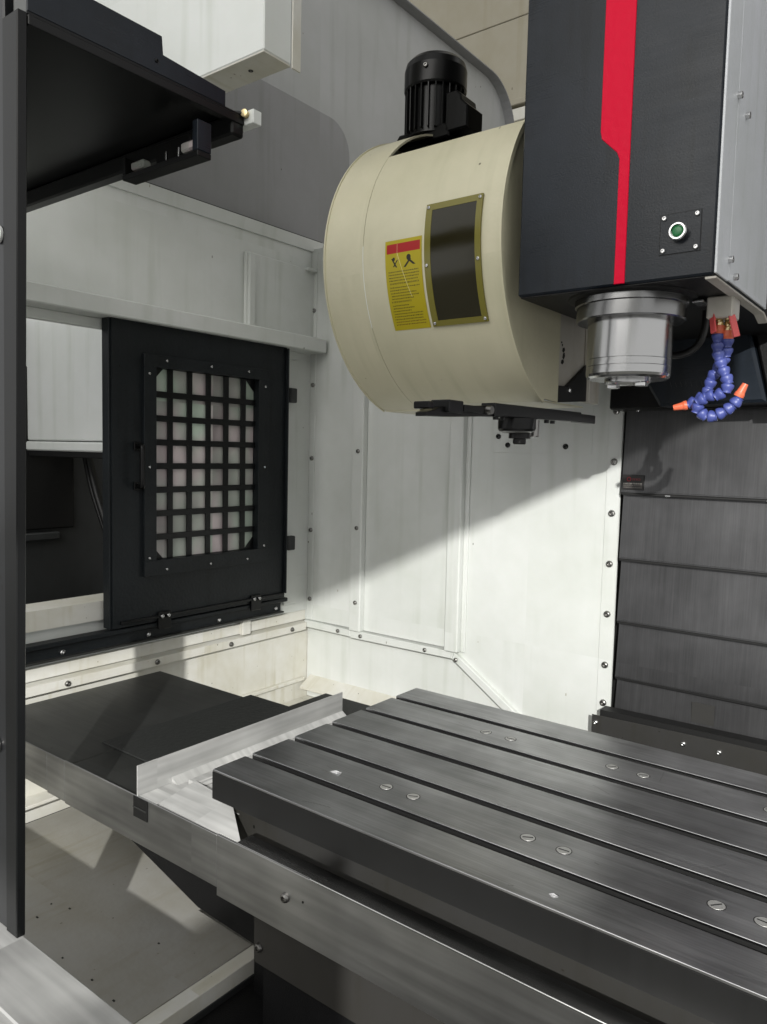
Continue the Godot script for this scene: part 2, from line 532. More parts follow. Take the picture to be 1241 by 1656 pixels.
func back_wall() -> void:
	var z := -1.065
	var w := thing("back_wall", "off white sheet metal back wall with two vertical ribs, lit by a slanting beam", "wall", Vector3(-0.28, -0.3, z))
	part(w, "sheet", prism([Vector2(-0.800, -0.052), Vector2(-0.226, -0.052), Vector2(-0.02, -0.188), Vector2(0.0, -0.22), Vector2(0.242, -0.22), Vector2(0.242, 1.15), Vector2(-0.800, 1.15)], 2, z - 0.004, z), M.white)
	part(w, "lower_sheet", prism([Vector2(-0.815, -0.32), Vector2(0.20, -0.32), Vector2(0.20, -0.19), Vector2(-0.01, -0.19), Vector2(-0.21, -0.064), Vector2(-0.815, -0.064)], 2, z - 0.024, z - 0.02), M.white)
	# ledge that runs along the wall and then slopes down
	part(w, "ledge", prism([Vector2(-0.800, -0.076), Vector2(-0.602, -0.078), Vector2(-0.602, -0.057), Vector2(-0.800, -0.053)], 2, z - 0.02, z + 0.014, 0.002), M.white)
	part(w, "ledge", prism([Vector2(-0.600, -0.080), Vector2(-0.220, -0.078), Vector2(-0.214, -0.058), Vector2(-0.600, -0.055)], 2, z - 0.02, z + 0.016, 0.002), M.white)
	part(w, "sloping_ledge", prism([Vector2(-0.220, -0.0785), Vector2(-0.005, -0.222), Vector2(0.005, -0.200), Vector2(-0.213, -0.058)], 2, z - 0.02, z + 0.015, 0.002), M.white)
	part(w, "rib", bx(-0.600, -0.055, z, -0.556, 1.14, z + 0.024, 0.003), M.white)
	part(w, "rib", bx(-0.242, -0.056, z, -0.198, 1.14, z + 0.026, 0.003), M.white)
	part(w, "rib_edge", bx(-0.198, -0.056, z, -0.184, 1.14, z + 0.006, 0.0015), M.white)
	part(w, "corner_strip", bx(-0.800, -0.052, z, -0.776, 1.14, z + 0.003, 0.001), M.white)
	part(w, "edge_strip", bx(0.206, -0.135, z, 0.241, 1.15, z + 0.0025, 0.001), M.white)
	part(w, "access_plate", bx(-0.115, 0.512, z, 0.165, 0.66, z + 0.002, 0.001), M.white)
	part(w, "foot_flange", prism([Vector2(z - 0.02, -0.245), Vector2(z + 0.03, -0.275), Vector2(z + 0.03, -0.282), Vector2(z - 0.02, -0.252)], 0, -0.80, 0.2), M.white_dirty)
	part(w, "floor_sheet", bx(-0.815, -0.330, -1.09, 0.25, -0.322, -0.60, 0.001), M.white_dirty)
	for y in [0.956, 0.719, 0.482, 0.247, 0.018]: screw(w, Vector3(-0.786, y, z + 0.003), Vector3.BACK)
	for y in [0.745, 0.508, 0.271, 0.037]: screw(w, Vector3(-0.574, y, z + 0.024), Vector3.BACK, 0.9)
	for y in [0.619, 0.495, 0.368, 0.242, 0.116, -0.013, -0.110]: screw(w, Vector3(0.224, y, z + 0.0025), Vector3.BACK, 1.15)
	for p in [[-0.65, -0.066], [-0.557, -0.068], [-0.313, -0.068], [-0.206, -0.078], [-0.028, -0.200]]: screw(w, Vector3(p[0], p[1], z + 0.016), Vector3.BACK, 0.85)
	for p in [[-0.1, 0.556], [-0.071, 0.533], [0.095, 0.531]]: screw(w, Vector3(p[0], p[1], z + 0.002), Vector3.BACK, 0.95, "screw_black")

func left_wall() -> void:
	var x := -0.8
	var w := thing("left_wall", "off white left enclosure wall with a window opening, rail and bolted ledge", "wall", Vector3(x, -0.4, -0.5))
	# sheet round the opening (z from 0.12 to -0.875, y from 0.12 to 0.795)
	part(w, "sheet", bx(x - 0.004, 0.797, -1.065, x, 1.15, 0.35, 0.001), M.white)
	part(w, "sheet", bx(x - 0.004, -0.052, -1.065, x, 0.10, 0.35, 0.001), M.white)
	part(w, "sheet", bx(x - 0.004, 0.10, -1.065, x, 0.797, -0.880, 0.001), M.white)
	part(w, "lower_sheet", bx(x - 0.022, -0.40, -1.09, x - 0.018, -0.05, 0.35, 0.001), M.white_dirty)
	part(w, "top_ledge", prism([Vector2(x, 1.142), Vector2(x + 0.006, 1.142), Vector2(x + 0.012, 1.176), Vector2(x - 0.03, 1.176)], 2, -1.105, 0.35, 0.001), M.white)
	part(w, "seam_gap", bx(x - 0.022, 1.1765, -1.10, x + 0.008, 1.180, 0.30, 0.0005), M.slot_black)
	part(w, "corner_box", bx(x, 0.865, -1.065, x + 0.012, 1.082, -0.772, 0.003), M.white)
	part(w, "corner_post", bx(x, 0.865, -0.800, x + 0.022, 1.078, -0.778, 0.002), M.white)
	part(w, "ear", bx(x, 1.074, -1.06, x + 0.028, 1.083, -1.02, 0.002), M.white)
	part(w, "top_rail", bx(x, 0.815, -1.052, x + 0.08, 0.858, 0.35, 0.003), M.white)
	part(w, "rail_underlip", bx(x, 0.790, -0.98, x + 0.02, 0.815, 0.35, 0.002), M.white)
	part(w, "window_sill", prism([Vector2(x - 0.05, 0.07), Vector2(x + 0.012, 0.07), Vector2(x + 0.012, 0.118), Vector2(x - 0.05, 0.124)], 2, -0.88, 0.30, 0.002), M.white_dirty)
	part(w, "side_frame", bx(x, 0.01, -1.0, x + 0.01, 0.79, -0.945, 0.002), M.white)
	part(w, "ledge", prism([Vector2(x - 0.02, -0.081), Vector2(x + 0.012, -0.083), Vector2(x + 0.014, -0.060), Vector2(x - 0.02, -0.052)], 2, -1.050, 0.35, 0.002), M.white_dirty)
	part(w, "step", bx(x, -0.050, -1.05, x + 0.006, -0.018, 0.35, 0.002), M.white_dirty)
	part(w, "bracket", bx(x + 0.006, -0.052, -0.795, x + 0.022, 0.0, -0.762, 0.002), M.white_dirty)
	part(w, "foot_flange", bx(x - 0.018, -0.345, -1.065, x + 0.03, -0.336, 0.2, 0.002), M.white_dirty)
	part(w, "foot_flange", bx(x - 0.018, -0.262, -1.065, x - 0.004, -0.250, 0.2, 0.002), M.white_dirty)
	for z in [-0.207, -0.465, -0.724, -0.981, 0.04]: screw(w, Vector3(x + 0.013, -0.072, z), Vector3.RIGHT, 1.0)
	# black guide track below the sliding door
	var t := part(w, "guide_track", bx(-0.794, 0.004, -0.905, -0.762, 0.043, 0.30, 0.002), M.door_black)
	part(w, "track_lip", bx(-0.762, 0.036, -0.915, -0.742, 0.048, 0.30, 0.002), M.door_black)
	part(w, "track_foot", bx(-0.762, 0.001, -0.905, -0.748, 0.006, 0.30, 0.001), M.cover_grey)
	for z in [-0.18, -0.419, -0.655, -0.880]: screw(t, Vector3(-0.762, 0.016, z), Vector3.RIGHT, 0.9, "screw_bright")
	for y in [0.655, 0.19]:
		part(w, "door_stop", bx(x + 0.01, y, -0.975, x + 0.03, y + 0.045, -0.945, 0.003), M.cabinet_dark)

func outside_window() -> void:
	var p := thing("outer_cover", "bright white cover sheet hanging outside the left window opening", "panel", Vector3(-1.2, 0.49, -0.46))
	part(p, "sheet", bx(-1.9, 0.519, -0.48, -0.845, 1.62, -0.45, 0.004), M.white_clean)
	part(p, "lip", bx(-1.9, 0.488, -0.48, -0.845, 0.516, -0.444, 0.004), M.white_clean)
	part(p, "seal", bx(-1.9, 0.470, -0.475, -0.845, 0.4875, -0.452, 0.002), M.slot_black)
	var c := thing("dark_cabinet", "dark electric cabinet seen through the gap under the white cover", "cabinet", Vector3(-1.5, -0.9, -0.6))
	part(c, "body", bx(-1.9, -0.9, -1.6, -1.45, 0.9, 0.6, 0.01), M.cabinet_deep)
	part(c, "door", bx(-1.449, 0.235, -0.605, -1.43, 0.75, 0.5, 0.004), M.slot_black)
	part(c, "ledge", bx(-1.449, 0.20, -0.55, -1.42, 0.225, 0.5, 0.004), M.cabinet_deep)
	part(c, "plinth", bx(-1.449, -0.9, -0.62, -1.25, -0.06, 0.5, 0.01), M.dark_cast)
	var h := thing("outer_cable", "pair of black cables slanting down behind the left window opening", "cable", Vector3(-1.2, 0.1, -0.62))
	part(h, "sleeve", tube([Vector3(-1.39, 0.53, -0.62), Vector3(-1.371, 0.478, -0.62), Vector3(-1.329, 0.368, -0.62), Vector3(-1.277, 0.271, -0.62), Vector3(-1.223, 0.176, -0.62), Vector3(-1.15, 0.05, -0.62)], 0.013), M.cable)
	part(h, "cable", tube([Vector3(-1.43, 0.53, -0.63), Vector3(-1.411, 0.478, -0.63), Vector3(-1.369, 0.368, -0.63), Vector3(-1.315, 0.271, -0.63), Vector3(-1.258, 0.176, -0.63), Vector3(-1.18, 0.05, -0.63)], 0.009), M.cable)
	var s := thing("outer_skirt", "dark sheet below the slanting black cables, outside the left window", "panel", Vector3(-1.035, -0.9, -0.4))
	part(s, "sheet", bx(-1.05, -0.9, -1.4, -1.02, 0.0, 0.6, 0.004), M.cabinet_deep)

func column() -> void:
	var c := thing("column_cover", "dark brushed steel telescopic cover plates on the column, right of the white wall", "cover", Vector3(0.6, -0.3, -1.03))
	part(c, "back_plate", bx(0.20, -0.32, -1.13, 1.25, 0.80, -1.10, 0.002), M.slot_black)
	var ys := [[0.423, 0.617], [0.262, 0.445], [0.106, 0.285], [-0.036, 0.125], [-0.122, -0.015]]
	for i in ys.size():
		var z := -1.03 - 0.009 * i
		var xl := 0.2565 - 0.0012 * i
		var y0: float = ys[i][0]
		var y1: float = ys[i][1]
		var pl := part(c, "cover_plate", prism([Vector2(z, y0), Vector2(z - 0.0135, y1), Vector2(z - 0.0165, y1), Vector2(z - 0.004, y0)], 0, xl, 1.22, 0.0006), M.cover_plate)
		part(pl, "edge_shadow", bx(xl, y0 - 0.006, z - 0.006, 1.22, y0 - 0.0001, z - 0.0022, 0.0008), M.slot_black)  # black strip standing in for the shadow under each plate edge
		part(pl, "hem", bx(xl, y0, z - 0.0005, 1.22, y0 + 0.0035, z + 0.0012, 0.0006), M.cover_plate)
	part(c, "stain_plate", bx(0.435, -0.118, -1.0688, 0.486, -0.062, -1.0675, 0.0003), M.strip_plate)
	# small maker's plate on the top cover
	var np := part(c, "name_plate", bx(0.2585, 0.4295, -1.034, 0.3105, 0.4655, -1.0290, 0.0004), M.slot_black)
	var m := StandardMaterial3D.new()
	m.resource_name = "name_plate_print"
	m.albedo_texture = name_print()
	m.roughness = 0.4
	var st := SurfaceTool.new()
	st.begin(Mesh.PRIMITIVE_TRIANGLES)
	uv_quad(st, Vector3(0.2595, 0.4645, -1.0286), Vector3(0.3095, 0.4645, -1.0286), Vector3(0.3095, 0.4305, -1.0286), Vector3(0.2595, 0.4305, -1.0286), Vector3.BACK)
	part(np, "print", done(st), m)
	for x in [0.36, 0.575]:
		part(c, "clip", bx(x, 0.4175, -1.034, x + 0.012, 0.4215, -1.0285, 0.0008), M.screw_bright)
	var k := thing("column_cowl", "black cast cowl at the foot of the head, right above the cover plates", "cowl", Vector3(0.6, 0.62, -0.95))
	part(k, "casting", bx(0.235, 0.6175, -1.09, 1.22, 1.5, -0.985, 0.004), M.dark_cast)
	part(k, "apron", prism([Vector2(0.378, 0.618), Vector2(0.588, 0.622), Vector2(0.548, 0.775), Vector2(0.300, 0.775), Vector2(0.340, 0.68)], 2, -0.984, -0.90, 0.006), M.charcoal)
	part(k, "side_step", prism([Vector2(0.592, 0.614), Vector2(1.2, 0.614), Vector2(1.2, 0.775), Vector2(0.553, 0.775)], 2, -0.984, -0.915, 0.004), M.dark_cast)
	part(k, "lip", bx(0.258, 0.6165, -1.034, 1.2, 0.6195, -1.022, 0.001), M.cover_grey)
	for i in 7:
		part(k, "scratch", prism([Vector2(0.402 + i * 0.0105, 0.657), Vector2(0.4028 + i * 0.0105, 0.657), Vector2(0.3995 + i * 0.0105, 0.668), Vector2(0.3988 + i * 0.0105, 0.668)], 2, -0.9005, -0.8996), M.cabinet_dark)
	for x in [0.29, 0.578]: screw(k, Vector3(x, 0.618, -1.021), Vector3.BACK, 0.6, "screw_bright")
	var s := thing("rear_splash_strip", "dark grey splash strip with silver screws standing behind the far table edge", "strip", Vector3(0.7, -0.3, -1.0))
	part(s, "strip", prism([Vector2(0.2205, -0.30), Vector2(1.22, -0.30), Vector2(1.22, -0.112), Vector2(0.5, -0.118), Vector2(0.2205, -0.124)], 2, -1.003, -1.0, 0.0008), M.strip_plate)
	part(s, "backing", prism([Vector2(0.236, -0.25), Vector2(1.22, -0.25), Vector2(1.22, -0.10), Vector2(0.236, -0.112)], 2, -1.05, -1.012), M.slot_black)
	for p in [[0.231, -0.142], [0.439, -0.143], [0.516, -0.143], [0.75, -0.14]]: screw(s, Vector3(p[0], p[1], -1.0), Vector3.BACK, 0.8, "screw_bright")

func uv_quad(st: SurfaceTool, a: Vector3, b: Vector3, c: Vector3, d: Vector3, n: Vector3) -> void:
	var p := [a, b, c, d]
	var t := [Vector2(0, 0), Vector2(1, 0), Vector2(1, 1), Vector2(0, 1)]
	var order := [0, 1, 2, 0, 2, 3]
	if (b - a).cross(c - a).dot(n) > 0.0:
		order = [0, 2, 1, 0, 3, 2]
	for i in order:
		st.set_uv(t[i])
		st.add_vertex(p[i])

func bed_and_tray() -> void:
	var b := thing("machine_bed", "black cast machine bed under the steel splash apron", "machine bed", Vector3(0.2, -0.6, -0.3))
	part(b, "casting", prism([Vector2(-0.47, -0.17), Vector2(-0.40, -0.278), Vector2(-0.16, -0.345), Vector2(-0.014, -0.352), Vector2(-0.014, -0.6), Vector2(1.3, -0.6), Vector2(1.3, -0.17)], 2, -0.8, -0.1, 0.006), M.dark_cast)
	part(b, "saddle", bx(0.074, -0.298, -0.5, 1.3, -0.13, -0.02, 0.003), M.saddle)
	part(b, "saddle_foot", bx(0.080, -0.6, -0.5, 1.3, -0.2985, -0.035, 0.003), M.dark_cast)
	screw(b, Vector3(0.089, -0.267, -0.02), Vector3.BACK, 1.0)
	var t := thing("chip_tray", "grey beige chip tray at lower left, below the steel apron", "tray", Vector3(-0.4, -0.42, -0.05))
	part(t, "sheet", prism([Vector2(-0.798, 0.30), Vector2(-0.798, -0.9), Vector2(-0.50, -0.9), Vector2(-0.215, -0.147), Vector2(-0.06, -0.142), Vector2(-0.06, 0.30)], 1, -0.395, -0.39, 0.0008), M.tray_paint)
	part(t, "edge_flange", bx(-0.0595, -0.425, -0.145, -0.030, -0.392, 0.30, 0.001), M.white_dirty)
	var rng := RandomNumberGenerator.new()
	rng.seed = 5
	for i in 9:
		var p := Vector3(rng.randf_range(-0.5, -0.12), -0.3899, rng.randf_range(-0.05, 0.12))
		part(t, "chip", bx(p.x, -0.39, p.z, p.x + rng.randf_range(0.002, 0.006), -0.3885, p.z + 0.003, 0.0004), M.smudge)
	var c := thing("lower_cover", "black flat cover plate at the bottom, in front of the machine bed", "cover", Vector3(0.5, -0.45, 0.1))
	part(c, "plate", bx(-0.027, -0.438, -0.12, 1.3, -0.430, 0.42, 0.002), M.dark_cast)
	part(c, "rim", bx(-0.031, -0.434, -0.12, -0.0275, -0.420, 0.095, 0.001), M.cabinet_dark)
	part(c, "front_rim", bx(-0.031, -0.436, 0.10, 1.3, -0.408, 0.103, 0.0008), M.cover_grey)

func worktable() -> void:
	var t := thing("worktable", "grey ground steel worktable with five long slots", "machine table", Vector3(0.6, -0.15, -0.28))
	var L := 1.25
	# profile in (z, y): five slots that widen below
	var pr := [Vector2(0.0, -0.048), Vector2(0.0, 0.0)]
	for k in 5:
		var a := -0.0685 - 0.1003 * k
		var b := a - 0.0155
		pr.append_array([Vector2(a, 0.0), Vector2(a, -0.017), Vector2(a + 0.006, -0.017), Vector2(a + 0.006, -0.030), Vector2(b - 0.006, -0.030), Vector2(b - 0.006, -0.017), Vector2(b, -0.017), Vector2(b, 0.0)])
	pr.append_array([Vector2(-0.558, 0.0), Vector2(-0.558, -0.048)])
	# ground top strips and the cast body below them
	for k in 6:
		var z0 := 0.0 if k == 0 else -0.0840 - 0.1003 * (k - 1)
		var z1 := -0.558 if k == 5 else -0.0685 - 0.1003 * k
		part(t, "strip", bx(0.0, -0.0035, z1, L, 0.0, z0, 0.0005), M.table_top)
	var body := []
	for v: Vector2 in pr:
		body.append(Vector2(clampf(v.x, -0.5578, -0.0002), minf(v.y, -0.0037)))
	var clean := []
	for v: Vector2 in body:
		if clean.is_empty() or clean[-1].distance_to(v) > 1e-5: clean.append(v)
	part(t, "slab", prism(clean, 0, 0.0003, L), M.slot_black)  # slot shade and dark oil are put into this black
	part(t, "front_face", bx(0.0, -0.047, 0.0, L, -0.004, 0.0006, 0.0002), M.table_body)
	part(t, "lower_body", prism([Vector2(0.012, -0.048), Vector2(L, -0.048), Vector2(L, -0.125), Vector2(0.03, -0.125), Vector2(0.012, -0.098)], 2, -0.53, -0.03, 0.002), M.strip_plate)
	for z in [-0.127, -0.427]:
		for x in [0.248, 0.298, 0.484, 0.535, 0.720, 0.769]:
			if z < -0.3 and x > 0.75: continue
			var pm := begin()
			add_lathe(pm, [Vector2(0.0096, 0.0), Vector2(0.0094, 0.0005), Vector2(0.0, 0.0006)], Vector3(x, 0.0, z), Vector3.UP, 22)
			var pl := part(t, "plug", done(pm), M.plug)
			spin += 0.9
			part(pl, "groove", lathe([Vector2(0.0106, 0.0), Vector2(0.0106, 0.0003), Vector2(0.0092, 0.0003), Vector2(0.0092, 0.0)], Vector3(x, 0.0, z), Vector3.UP, 22), M.slot_black)
			part(pl, "slot", bx(-0.0070, -0.0002, -0.0009, 0.0070, 0.0010, 0.0009, 0.0001), M.slot_black, Transform3D(Basis(Vector3.UP, 0.4 + 0.5 * sin(spin * 3.0)), Vector3(x, 0.0, z)))

func aprons() -> void:
	var a := thing("splash_apron", "long folded stainless steel apron in front of the worktable", "apron", Vector3(0.4, -0.16, 0.04))
	var zf := 0.040
	part(a, "panel", bx(-0.80, -0.150, zf - 0.004, -0.432, -0.075, zf - 0.001, 0.0008), M.steel)
	part(a, "joint_gap", bx(-0.60, -0.150, zf - 0.006, 0.08, -0.078, zf - 0.0045, 0.0004), M.slot_black)
	part(a, "panel", bx(-0.4295, -0.152, zf - 0.003, -0.3675, -0.074, zf, 0.0008), M.steel)
	part(a, "panel", bx(-0.3655, -0.1535, zf - 0.002, 0.0590, -0.072, zf + 0.001, 0.0008), M.steel)
	part(a, "panel", bx(0.0605, -0.165, zf - 0.001, 1.35, -0.070, zf + 0.002, 0.0012), M.steel)
	part(a, "top_flange", bx(0.1, -0.0728, 0.009, 1.35, -0.0705, zf - 0.0012, 0.0006), M.steel_bright)
	part(a, "folded_edge", lathe([Vector2(0.0, 0.0), Vector2(0.0014, 0.0), Vector2(0.0014, 1.1), Vector2(0.0, 1.1)], Vector3(0.25, -0.0702, zf + 0.0008), Vector3.RIGHT, 8), M.steel_bright)
	part(a, "joint_plate", bx(-0.150, -0.108, zf + 0.001, -0.112, -0.073, zf + 0.0025, 0.0005), M.table_body)
	part(a, "joint_plate", bx(-0.150, -0.0925, zf + 0.0025, -0.113, -0.090, zf + 0.0035, 0.0005), M.cover_grey)
	screw(a, Vector3(0.205, -0.112, zf + 0.002), Vector3.BACK, 0.95)
	part(a, "rivet", lathe([Vector2(0.0018, 0.0), Vector2(0.0016, 0.0008), Vector2(0.0, 0.001)], Vector3(0.238, -0.106, zf + 0.002), Vector3.BACK, 10), M.smudge)

	var c := thing("side_way_cover", "flat dark grey way cover plates to the left of the worktable", "cover", Vector3(-0.45, -0.15, -0.2))
	part(c, "plate", prism([Vector2(-0.735, 0.034), Vector2(-0.735, -0.437), Vector2(-0.36, -0.437), Vector2(-0.36, 0.034)], 1, -0.150, -0.080, 0.002), M.cover_grey)
	part(c, "plate", bx(-0.3595, -0.150, -0.437, -0.150, -0.0805, 0.034, 0.002), M.cover_grey)
	part(c, "rubber_plate", bx(-0.405, -0.0798, -0.452, -0.148, -0.0765, -0.060, 0.001), M.rubber)

	var g := thing("table_gutter", "bright steel gutter with upright plate between way cover and worktable", "gutter", Vector3(-0.07, -0.1, -0.2))
	part(g, "upright", bx(-0.1455, -0.076, -0.482, -0.143, -0.022, 0.039, 0.0006), M.steel_plain)
	part(g, "channel_floor", bx(-0.143, -0.0775, -0.482, 0.03, -0.0745, -0.03, 0.0006), M.gutter_light)
	part(g, "channel_fold", prism([Vector2(-0.143, -0.0745), Vector2(-0.128, -0.0745), Vector2(-0.143, -0.064)], 2, -0.482, -0.03), M.gutter_light)
	part(g, "inner_rail", bx(-0.118, -0.0742, -0.462, -0.098, -0.0665, -0.045, 0.001), M.gutter_light)
	part(g, "inner_rail", bx(-0.097, -0.0742, -0.455, -0.090, -0.068, -0.045, 0.001), M.gutter_light)
	part(g, "front_fold", prism([Vector2(-0.143, 0.036), Vector2(-0.143, -0.03), Vector2(-0.105, -0.03), Vector2(-0.095, 0.036)], 1, -0.0775, -0.0735, 0.0008), M.gutter_light)
	var st := begin()
	quad(st, Vector3(-0.092, -0.0725, 0.034), Vector3(-0.098, -0.062, -0.045), Vector3(0.012, -0.062, -0.030), Vector3(0.105, -0.0725, 0.034), Vector3.UP)
	quad(st, Vector3(-0.092, -0.0755, 0.034), Vector3(-0.098, -0.065, -0.045), Vector3(0.012, -0.065, -0.030), Vector3(0.105, -0.0755, 0.034), Vector3.DOWN)
	quad(st, Vector3(-0.092, -0.0725, 0.034), Vector3(0.105, -0.0725, 0.034), Vector3(0.105, -0.0755, 0.034), Vector3(-0.092, -0.0755, 0.034), Vector3.BACK)
	quad(st, Vector3(-0.098, -0.062, -0.045), Vector3(0.012, -0.062, -0.030), Vector3(0.012, -0.065, -0.030), Vector3(-0.098, -0.065, -0.045), Vector3.FORWARD)
	part(g, "slope_plate", done(st), M.gutter_light)

func spindle_head() -> void:
	var x0 := 0.3215
	var x1 := 0.6205
	var zf := -0.35
	var h := thing("spindle_head", "dark grey spindle head with a red stripe, silver spindle hanging below", "spindle head", Vector3(0.47, 0.63, -0.45))
	part(h, "housing", bx(x0, 0.7585, -0.68, x1, 1.55, zf, 0.003), M.charcoal)
	part(h, "bottom_plate", bx(x0 + 0.004, 0.756, -0.98, x1 - 0.004, 0.7583, zf - 0.004, 0.0008), M.dark_cast)
	part(h, "rear_housing", bx(x0 + 0.01, 0.76, -0.984, x1 - 0.01, 1.55, -0.681, 0.002), M.dark_cast)
	# light side cover with a front flange
	part(h, "side_cover", bx(x1, 0.762, -0.672, x1 + 0.0035, 1.55, -0.4165, 0.0012), M.head_side)
	part(h, "side_flange", bx(x1, 0.760, -0.4145, x1 + 0.0035, 1.55, zf - 0.001, 0.0012), M.head_side)
	part(h, "side_lip", prism([Vector2(zf - 0.002, 0.756), Vector2(-0.66, 0.756), Vector2(-0.69, 0.748), Vector2(-0.69, 0.742), Vector2(-0.655, 0.752), Vector2(zf - 0.002, 0.753)], 0, x1 - 0.012, x1 + 0.0035, 0.0008), M.magazine_grey)
	for p in [[-0.413, 1.016], [-0.463, 1.006], [-0.413, 0.790], [-0.446, 0.772]]: screw(h, Vector3(x1 + 0.0035, p[1], p[0]), Vector3.RIGHT, 0.85, "screw_bright", bolt_mesh)
	# red stripe
	part(h, "red_stripe", prism([Vector2(0.450, 1.55), Vector2(0.4502, 0.985), Vector2(0.4525, 0.974), Vector2(0.4765, 0.950), Vector2(0.4805, 0.940), Vector2(0.4805, 0.7600), Vector2(0.4965, 0.7600), Vector2(0.4955, 1.55)], 2, zf - 0.001, zf + 0.0016, 0.0008), M.red)
	# button plate
	var bp := part(h, "button_plate", bx(0.5455, 0.7930, zf, 0.6005, 0.848, zf + 0.0012, 0.0006), M.charcoal)
	part(bp, "gap", bx(0.5445, 0.7920, zf - 0.001, 0.6015, 0.849, zf + 0.0004, 0.0002), M.slot_black)
	for p in [[0.5505, 0.843], [0.5955, 0.843], [0.5505, 0.798], [0.5955, 0.798]]: screw(bp, Vector3(p[0], p[1], zf + 0.0012), Vector3.BACK, 0.5, "screw_bright")
	var bc := Vector3(0.5725, 0.8205, zf + 0.0012)
	part(h, "button_ring", lathe([Vector2(0.0125, 0.0), Vector2(0.0125, 0.010), Vector2(0.0112, 0.0125), Vector2(0.0092, 0.0125), Vector2(0.0086, 0.009), Vector2(0.0, 0.009)], bc, Vector3.BACK, 28), M.screw_bright)
	part(h, "button", lathe([Vector2(0.0084, 0.009), Vector2(0.0080, 0.0105), Vector2(0.005, 0.0112), Vector2(0.0, 0.0113)], bc, Vector3.BACK, 24, true), M.green)
	# spindle nose
	var sc := Vector3(0.4725, 0.0, -0.446)
	var up := Vector3.UP
	part(h, "spindle_flange", lathe([Vector2(0.060, 0.7185), Vector2(0.0815, 0.7185), Vector2(0.0835, 0.7205), Vector2(0.0835, 0.741), Vector2(0.0865, 0.7425), Vector2(0.0865, 0.7560), Vector2(0.0, 0.7560)], sc, up, 56), M.flange_steel)
	part(h, "mounting_ring", lathe([Vector2(0.087, 0.7515), Vector2(0.097, 0.7535), Vector2(0.099, 0.7562), Vector2(0.0, 0.7562)], sc, up, 56), M.dark_cast)
	part(h, "spindle_barrel", lathe([Vector2(0.0, 0.629), Vector2(0.060, 0.629), Vector2(0.064, 0.632), Vector2(0.0652, 0.636), Vector2(0.0652, 0.6475), Vector2(0.0648, 0.648), Vector2(0.0652, 0.6485), Vector2(0.0652, 0.6585), Vector2(0.0648, 0.659), Vector2(0.0652, 0.6595), Vector2(0.0652, 0.7185)], sc, up, 64), M.chrome)
	part(h, "spindle_nose", lathe([Vector2(0.0, 0.636), Vector2(0.020, 0.636), Vector2(0.024, 0.6235), Vector2(0.034, 0.6225), Vector2(0.0355, 0.6245), Vector2(0.0355, 0.630)], sc, up, 48), M.chrome)
	for s in [-1.0, 1.0]:
		part(h, "drive_key", bx(sc.x + s * 0.027 - 0.008, 0.617, sc.z + 0.012 * s - 0.008, sc.x + s * 0.027 + 0.008, 0.6235, sc.z + 0.012 * s + 0.008, 0.001), M.screw_bright)
	# black cable loop behind the spindle
	part(h, "cable", tube([Vector3(0.46, 0.70, -0.60), Vector3(0.49, 0.685, -0.60), Vector3(0.517, 0.687, -0.60), Vector3(0.537, 0.702, -0.60), Vector3(0.545, 0.728, -0.60), Vector3(0.546, 0.757, -0.60)], 0.0065), M.cable)
	# block that feeds the two coolant hoses
	part(h, "coolant_block", bx(0.577, 0.722, -0.53, 0.615, 0.7555, -0.485, 0.002), M.magazine_grey)
	part(h, "coolant_block_cap", bx(0.556, 0.748, -0.52, 0.573, 0.7515, -0.48, 0.001), M.screw_bright)

